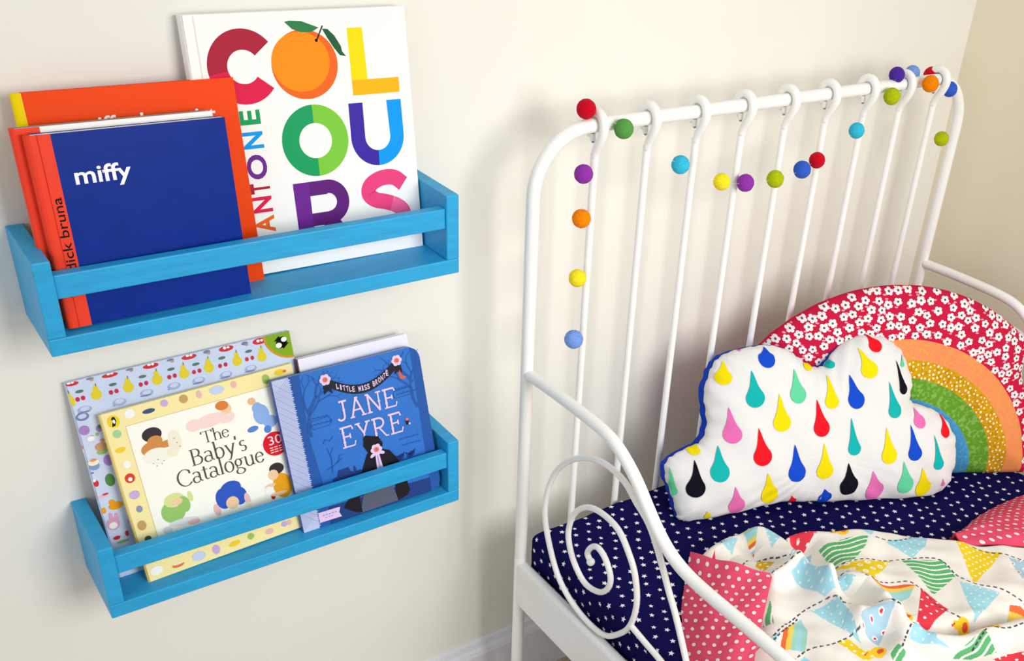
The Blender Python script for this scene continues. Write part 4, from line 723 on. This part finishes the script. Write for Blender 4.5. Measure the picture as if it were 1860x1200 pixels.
for _ in range(14000):
    ph = rs.uniform(0, math.pi); r = math.sqrt(rs.uniform((RR[1]+.004)**2, (RR[0]-.001)**2)); p = np.array((RC[0]+r*math.cos(ph), RC[1]+r*math.sin(ph)))
    if inside(p[None], rb.o)[0] and p[1] > 0.004 and all((p-q)@(p-q) > 0.0134**2 for q in fl): fl.append(p)
for p in fl:
    a0 = rs.uniform(0, 6.28); R0 = rs.uniform(0.0066, 0.0078); th = np.arange(40)*2*math.pi/40
    rad = R0*(0.66 + 0.34*np.abs(np.cos(2.5*(th)))**0.6)
    rb.decal(mb, np.stack([p[0]+rad*np.cos(th+a0), p[1]+rad*np.sin(th+a0)*0.9], 1), p, m_pet, 0.0008, 2)
    th = np.arange(8)*math.pi/4; rb.decal(mb, np.stack([p[0]+0.0018*np.cos(th), p[1]+0.0018*np.sin(th)], 1), p, m_eye, 0.0012, 1)
    q = p + 0.0088*np.array((math.cos(a0+1), math.sin(a0+1))); rr0 = math.hypot(*(q-RC))
    if rr0 > RR[1]+.003: rb.decal(mb, np.stack([q[0]+0.0020*np.cos(th+.3)*1.5, q[1]+0.0014*np.sin(th+.3)], 1), q, m_pk, 0.0006, 1)
md = []
for _ in range(1500):
    ph = rs.uniform(0, 2.2); r = rs.uniform(RR[3]+.002, RR[2]-.0022); p = (RC[0]+r*math.cos(ph), RC[1]+r*math.sin(ph)); th = np.arange(7)*2*math.pi/7; q = rs.uniform(0.0014, 0.0023)
    if any((p[0]-a_)**2 + (p[1]-b_)**2 < 0.0058**2 for a_, b_ in md): continue
    md.append(p)
    rb.decal(mb, np.stack([p[0]+q*np.cos(th), p[1]+q*np.sin(th)], 1), p, m_dot, 0.0008, 1)
mb.build('front_panel', t, smooth=180)
mb = MB(); rb.shell(mb, m_redf, back=True); mb.build('back_panel', t, smooth=180)

# ------------------------------------------------------------------ quilt
MT = 0.4180
quilt = thing('quilt', (1.05, -0.8, MT), 'rumpled white quilt printed with bunting triangles, pink polka-dot underside turned up at its corner', 'quilt')
def poly_dist(P, line):
    d = np.full(len(P), 9.0); line = np.array(line)
    for a, b in zip(line[:-1], line[1:]):
        ab = b-a; t = np.clip(((P-a)@ab)/(ab@ab), 0, 1); d = np.minimum(d, np.hypot(*(P-(a+t[:, None]*ab)).T))
    return d
AMP = [(-0.032, .016), (.021, .014), (.019, .015), (.016, .014), (-.024, .011), (.019, .016), (.015, .018), (-.016, .015), (.015, .015), (-.014, .014), (.016, .019)]
def hq(P):
    """height of the rumpled top above its resting level"""
    h = np.zeros(len(P))
    for (amp, wd), ln_ in zip(AMP, DATA['ridge']): h += amp*np.exp(-(poly_dist(P, ln_)/wd)**2)
    x, y = P[:, 0], P[:, 1]
    h += 0.0026*np.sin(x*52 + 21*y + 1.2*np.sin(y*40)) + 0.0020*np.sin(y*62 - 33*x + 1.5*np.sin(x*35)) + 0.0005*np.sin(x*130 + 3*np.sin(y*50)) + 0.0004*np.sin(y*150 + x*60 + 2*np.sin(x*70))
    return h
def interp(line, t):
    line = np.array(line, float); d = np.r_[0, np.cumsum(np.hypot(*np.diff(line[:, :2], axis=0).T))]; d /= d[-1]
    return np.stack([np.interp(t, d, line[:, k]) for k in range(line.shape[1])], -1)
top = [tuple(p) for p in DATA['edge']] + [(1.30, -0.63), (1.37, -0.68), (1.452, -0.735)]
c0 = top[0]
left = [c0, (0.775, -0.345), (0.742, -0.378), (0.712, -0.415), (0.686, -0.455), (0.668, -0.51), (0.664, -0.60), (0.664, -1.30)]
S_ = np.r_[0, np.geomspace(0.0006, 0.03, 14), np.linspace(0.0315, 0.66, 560), np.linspace(0.664, 1, 80)]
T_ = np.r_[0, np.geomspace(0.0006, 0.02, 14), np.linspace(0.021, 0.46, 480), np.linspace(0.464, 1, 120)]
c1 = np.array(top[-1]); c2 = np.array(left[-1]); c3 = np.array((1.452, -1.30)); c0 = np.array(c0)
Tp = interp(spline(top, 5), S_); Lp = interp(spline(left, 6), T_); Bp = c2 + (c3-c2)*S_[:, None]; Rp = c1 + (c3-c1)*T_[:, None]
s3, t3 = S_[:, None, None], T_[None, :, None]
G = (1-t3)*Tp[:, None] + t3*Bp[:, None] + (1-s3)*Lp[None] + s3*Rp[None] - ((1-s3)*(1-t3)*c0 + s3*(1-t3)*c1 + (1-s3)*t3*c2 + s3*t3*c3)
P2 = G.reshape(-1, 2)
dt = (T_[None, :]*1.1 + 0*S_[:, None]).ravel(); dl = (S_[:, None]*0.83 + 0*T_[None, :]).ravel()
pf = lambda d, r: np.sqrt(np.maximum(0, 1 - (1-np.minimum(d/r, 1))**2))
lr = 0.03 + 0.085*np.clip(dt/0.06, 0, 1); ul = np.clip(dl/lr, 0, 1); e = pf(dt, 0.026)*np.where(dt > 0.03, ul*ul*(3-2*ul), pf(dl, 0.03)*(1-dt/0.03) + ul*ul*(3-2*ul)*dt/0.03)
Z_ = MT + 0.002 + e*(0.043 + hq(P2)*np.minimum(dt/0.02, 1)*np.minimum(dl/0.02 + 0.2, 1))
# printed pattern, by place on the cloth
W_ = lambda c: np.array([lin(v) for v in c])
col = np.tile(W_((236, 232, 225)), (len(P2), 1))
CO = {k: W_(c) for k, c in dict(lb=(160, 212, 226), ye=(238, 206, 40), mu=(220, 172, 40), rd=(226, 62, 78), gr=(96, 176, 112), fl=(168, 200, 218), white=(250, 248, 244), red=(214, 60, 70), or_=(232, 110, 60), yy=(246, 206, 90), mint=(160, 212, 196), dk=(70, 66, 80), chick=(246, 204, 50), wing=(232, 90, 60)).items()}
def dots(P, sp, r, jx=0.0):
    q = P/sp; i = np.floor(q[:, 1]); x = q[:, 0] + 0.5*(i % 2) + jx
    return np.hypot((x - np.floor(x) - 0.5)*sp, (q[:, 1] - i - 0.5)*sp) < r
# the print carries on in strings of pennants over the rest of the cloth
near_ = np.array([(0.60, -0.47), (1.005, -0.745), (1.245, -0.575), (0.95, -0.28), (0.72, -0.28)]); strings = []; pennants = []
for r_ in range(-3, 16):
    pts_ = [np.array((0.60 + 0.038*k_ + 0.030*(r_ % 2), -0.42 - 0.075*r_ - 0.014*k_ + 0.008*math.sin(k_*1.3))) for k_ in range(24)]
    run = []
    for k_ in range(0, 23):
        p_, q_ = pts_[k_], pts_[k_+1]; m_ = (p_+q_)/2 + np.array((0.008, -0.045))
        if inside(np.array([p_, q_, m_, (p_+q_)/2]), near_).any():
            if len(run) > 2: strings.append(run)
            run = []; continue
        run.append(p_.tolist())
        if k_ % 2 == 0: pennants.append([['lb', 'ye', 'gr', 'rd', 'fl', 'rb', 'yf'][(r_*3 + k_//2) % 7], p_.tolist(), q_.tolist(), m_.tolist()])
    if len(run) > 2: strings.append(run)
for kind, *pg in DATA['bunting'] + pennants:
    pg = np.array(pg); lo, hi = pg.min(0)-.002, pg.max(0)+.002
    idx = np.where((P2 > lo).all(1) & (P2 < hi).all(1))[0]
    if not len(idx): continue
    idx = idx[inside(P2[idx], pg)]; Q = P2[idx]
    if not len(idx): continue
    ctr = pg.mean(0); d1 = pg[1]-pg[0]; d1 = d1/np.linalg.norm(d1); d2 = np.array((-d1[1], d1[0])); d2 = d2 if (ctr-pg[0])@d2 > 0 else -d2
    a = (Q-pg[0])@d2; b_ = (Q-pg[0])@d1
    if kind in ('lb',): c = np.tile(CO['lb'], (len(Q), 1)); c[dots(Q, 0.010, 0.0013)] = CO['white']*0.9
    elif kind == 'fl':
        c = np.tile(CO['fl'], (len(Q), 1)); k = dots(Q, 0.0165, 0.0036); c[k] = CO['white']; c[dots(Q, 0.0165, 0.0021)] = CO['red']
    elif kind in ('ye', 'yf', 'mu'):
        c = np.tile(CO['mu' if kind == 'mu' else 'ye'], (len(Q), 1)); rr_ = (0.016, 0.0042) if kind == 'yf' else (0.0095, 0.0017)
        c[dots(Q, *rr_)] = CO['white']
        if kind == 'yf': c[dots(Q, 0.016, 0.0017)] = CO['yy']
    elif kind == 'rd': c = np.tile(CO['rd'], (len(Q), 1)); c[dots(Q, 0.0125, 0.0018)] = CO['white']
    elif kind == 'gr':
        c = np.tile(CO['gr'], (len(Q), 1)); f = (a + 0.0020*np.sin(b_*120))/0.0088; c[(f - np.floor(f)) < 0.27] = CO['white']*0.95
    else:
        seq = ['or_', 'yy', 'mint', 'lb', 'mint', 'yy', 'or_', 'white', 'lb']
        f = (a if kind == 'rb' else (Q-ctr)@np.array((0.45, 0.89)) + 0.03 if kind == 'rb2' else (Q-ctr)@np.array((-0.62, 0.78)) + 0.03)/0.0062
        c = np.array([CO[seq[int(k) % len(seq)]] for k in np.floor(f)])
    col[idx] = c
for ln_ in DATA['dash'] + strings:
    sp = np.array(spline([tuple(p) for p in ln_], 6)); d = np.full(len(P2), 9.0); arc_ = np.zeros(len(P2)); acc = 0
    near = np.where((P2 > sp.min(0)-.004).all(1) & (P2 < sp.max(0)+.004).all(1))[0]; N = P2[near]; dn = np.full(len(N), 9.0); an = np.zeros(len(N))
    for p, q in zip(sp[:-1], sp[1:]):
        L = np.linalg.norm(q-p); tt = np.clip(((N-p)@(q-p))/(L*L+1e-12), 0, 1); dd = np.hypot(*(N-(p+tt[:, None]*(q-p))).T)
        k = dd < dn; dn[k] = dd[k]; an[k] = acc + tt[k]*L; acc += L
    k = (dn < 0.0011) & ((an/0.0088) % 1 < 0.62); col[near[k]] = CO['dk']
for x, y in DATA['chick']:
    d = (P2 - (x, y))/0.72; col[(d[:, 0]/.012)**2 + (d[:, 1]/.013)**2 < 1] = CO['chick']; col[((d[:, 0]+.012)/.006)**2 + ((d[:, 1]-.010)/.006)**2 < 1] = CO['chick']
    col[((d[:, 0]-.003)/.006)**2 + ((d[:, 1]+.001)/.005)**2 < 1] = CO['wing']; col[((d[:, 0]+.0185)/.003)**2 + ((d[:, 1]-.012)/.002)**2 < 1] = CO['wing']; col[np.hypot(d[:, 0]+.0135, d[:, 1]-.012) < .0012] = CO['dk']
m_print = M('bunting_print_cotton', (246, 243, 236), 0.92, 0.1, bump=0.15, bscale=1100)
nt = m_print.node_tree; at = nt.nodes.new('ShaderNodeAttribute'); at.attribute_name = 'print'; nt.links.new(at.outputs['Color'], nt.nodes['Principled BSDF'].inputs['Base Color'])
mb = MB(); mb.grid(np.concatenate([P2, Z_[:, None]], 1).reshape(len(S_), len(T_), 3)[:, ::-1], m_print)
cc_ = col.reshape(len(S_), len(T_), 3)[:, ::-1].reshape(-1, 3)
o = mb.build('printed_top', quilt, smooth=180)
at = o.data.color_attributes.new('print', 'FLOAT_COLOR', 'POINT'); at.data.foreach_set('color', np.concatenate([cc_, np.ones((len(cc_), 1))], 1).astype(np.float32).ravel())

m_pinkdot = M('pink_cotton', (236, 84, 116), 0.9, 0.1, var=0.03, scale=30, bump=0.2, bscale=1100); m_whdot = M('white_dot_print', (250, 232, 232), 0.9, 0.1)
def patch(name, L, R, bulge, n=34, m=48, th=0.004, label=None, sp=0.0165, r=0.0032, up=None):
    L = np.array(spline([tuple(p) for p in L], 5)); R = np.array(spline([tuple(p) for p in R], 5))
    def S(s, t):
        s = np.asarray(s, float); t = np.asarray(t, float); k = (4*s*(1-s))[:, None]
        P = interp(L, t)*(1-s)[:, None] + interp(R, t)*s[:, None] + k*np.array(bulge)
        return P + np.array([0, 0, 1])*(0.0012*np.sin(s*14+t*9) + 0.0010*np.sin(t*31 - s*8))[:, None]*np.minimum(1, 4*s)[:, None]
    def N(s, t):
        e = 1e-3; P = S(s, t); q = np.cross(S(s+e, t)-P, S(s, t+e)-P); q /= np.linalg.norm(q, axis=1)[:, None]+1e-12
        return q*np.sign(q[:, 2:3] + 1e-9)
    ss, tt = (g.ravel() for g in np.meshgrid(np.linspace(0, 1, n), np.linspace(0, 1, m), indexing='ij'))
    P = S(ss, tt); q = N(ss, tt); F = P.reshape(n, m, 3); Bk = (P - q*th).reshape(n, m, 3); mb = MB()
    mb.grid(F, m_pinkdot); mb.grid(Bk, m_pinkdot)
    for e1, e2 in ((F[0], Bk[0]), (F[-1], Bk[-1]), (F[:, 0], Bk[:, 0]), (F[:, -1], Bk[:, -1])): mb.grid(np.stack([e1, e2]), m_pinkdot)
    row = 0; t = 0.03
    lt = np.linalg.norm(np.diff(L, axis=0), axis=1).sum()/2 + np.linalg.norm(np.diff(R, axis=0), axis=1).sum()/2
    while t < 0.985:
        wd = np.linalg.norm(interp(L, np.array([t]))[0] - interp(R, np.array([t]))[0])*1.06; k = max(1, int(wd/sp))
        for j in range(k + 1):
            s = (j + (0.5 if row % 2 else 0.08))*sp/wd
            if s < 0.985:
                a = np.arange(13)*2*math.pi/12; rs_ = r*np.r_[np.ones(12), 0]
                s1 = np.clip(s + rs_*np.cos(a)/wd, 0, 1); t1 = np.clip(t + rs_*np.sin(a)/lt, 0, 1)
                mb.add(S(s1, t1) + N(s1, t1)*0.0007, [(i, (i+1) % 12, 12) for i in range(12)], m_whdot)
        t += sp*0.86/lt; row += 1
    return mb.build(name, quilt, smooth=60, label=label)
patch('turned_back_corner', DATA['flapL'] + [(0.660, -0.50, 0.4185), (0.655, -0.60, 0.412)], [DATA['flapR'][2], DATA['flapR'][3], DATA['flapR'][4], DATA['flapR'][5], (0.682, -0.575, 0.470), (0.668, -0.64, 0.466)], (-0.013, -0.010, 0.013), label='pink underside with white polka dots folded over')
patch('turned_back_edge', [(1.1787, -0.4822, MT+.002), (1.2446, -0.4626, MT+.003), (1.3093, -0.4561, MT+.003), (1.3892, -0.4596, MT+.003), (1.4500, -0.470, MT+.003)], [(1.150, -0.515, 0.452), (1.200, -0.556, 0.462), (1.27, -0.612, 0.464), (1.36, -0.68, 0.464), (1.448, -0.735, 0.464)], (0, 0.012, 0.014), label='pink underside with white polka dots, turned up')
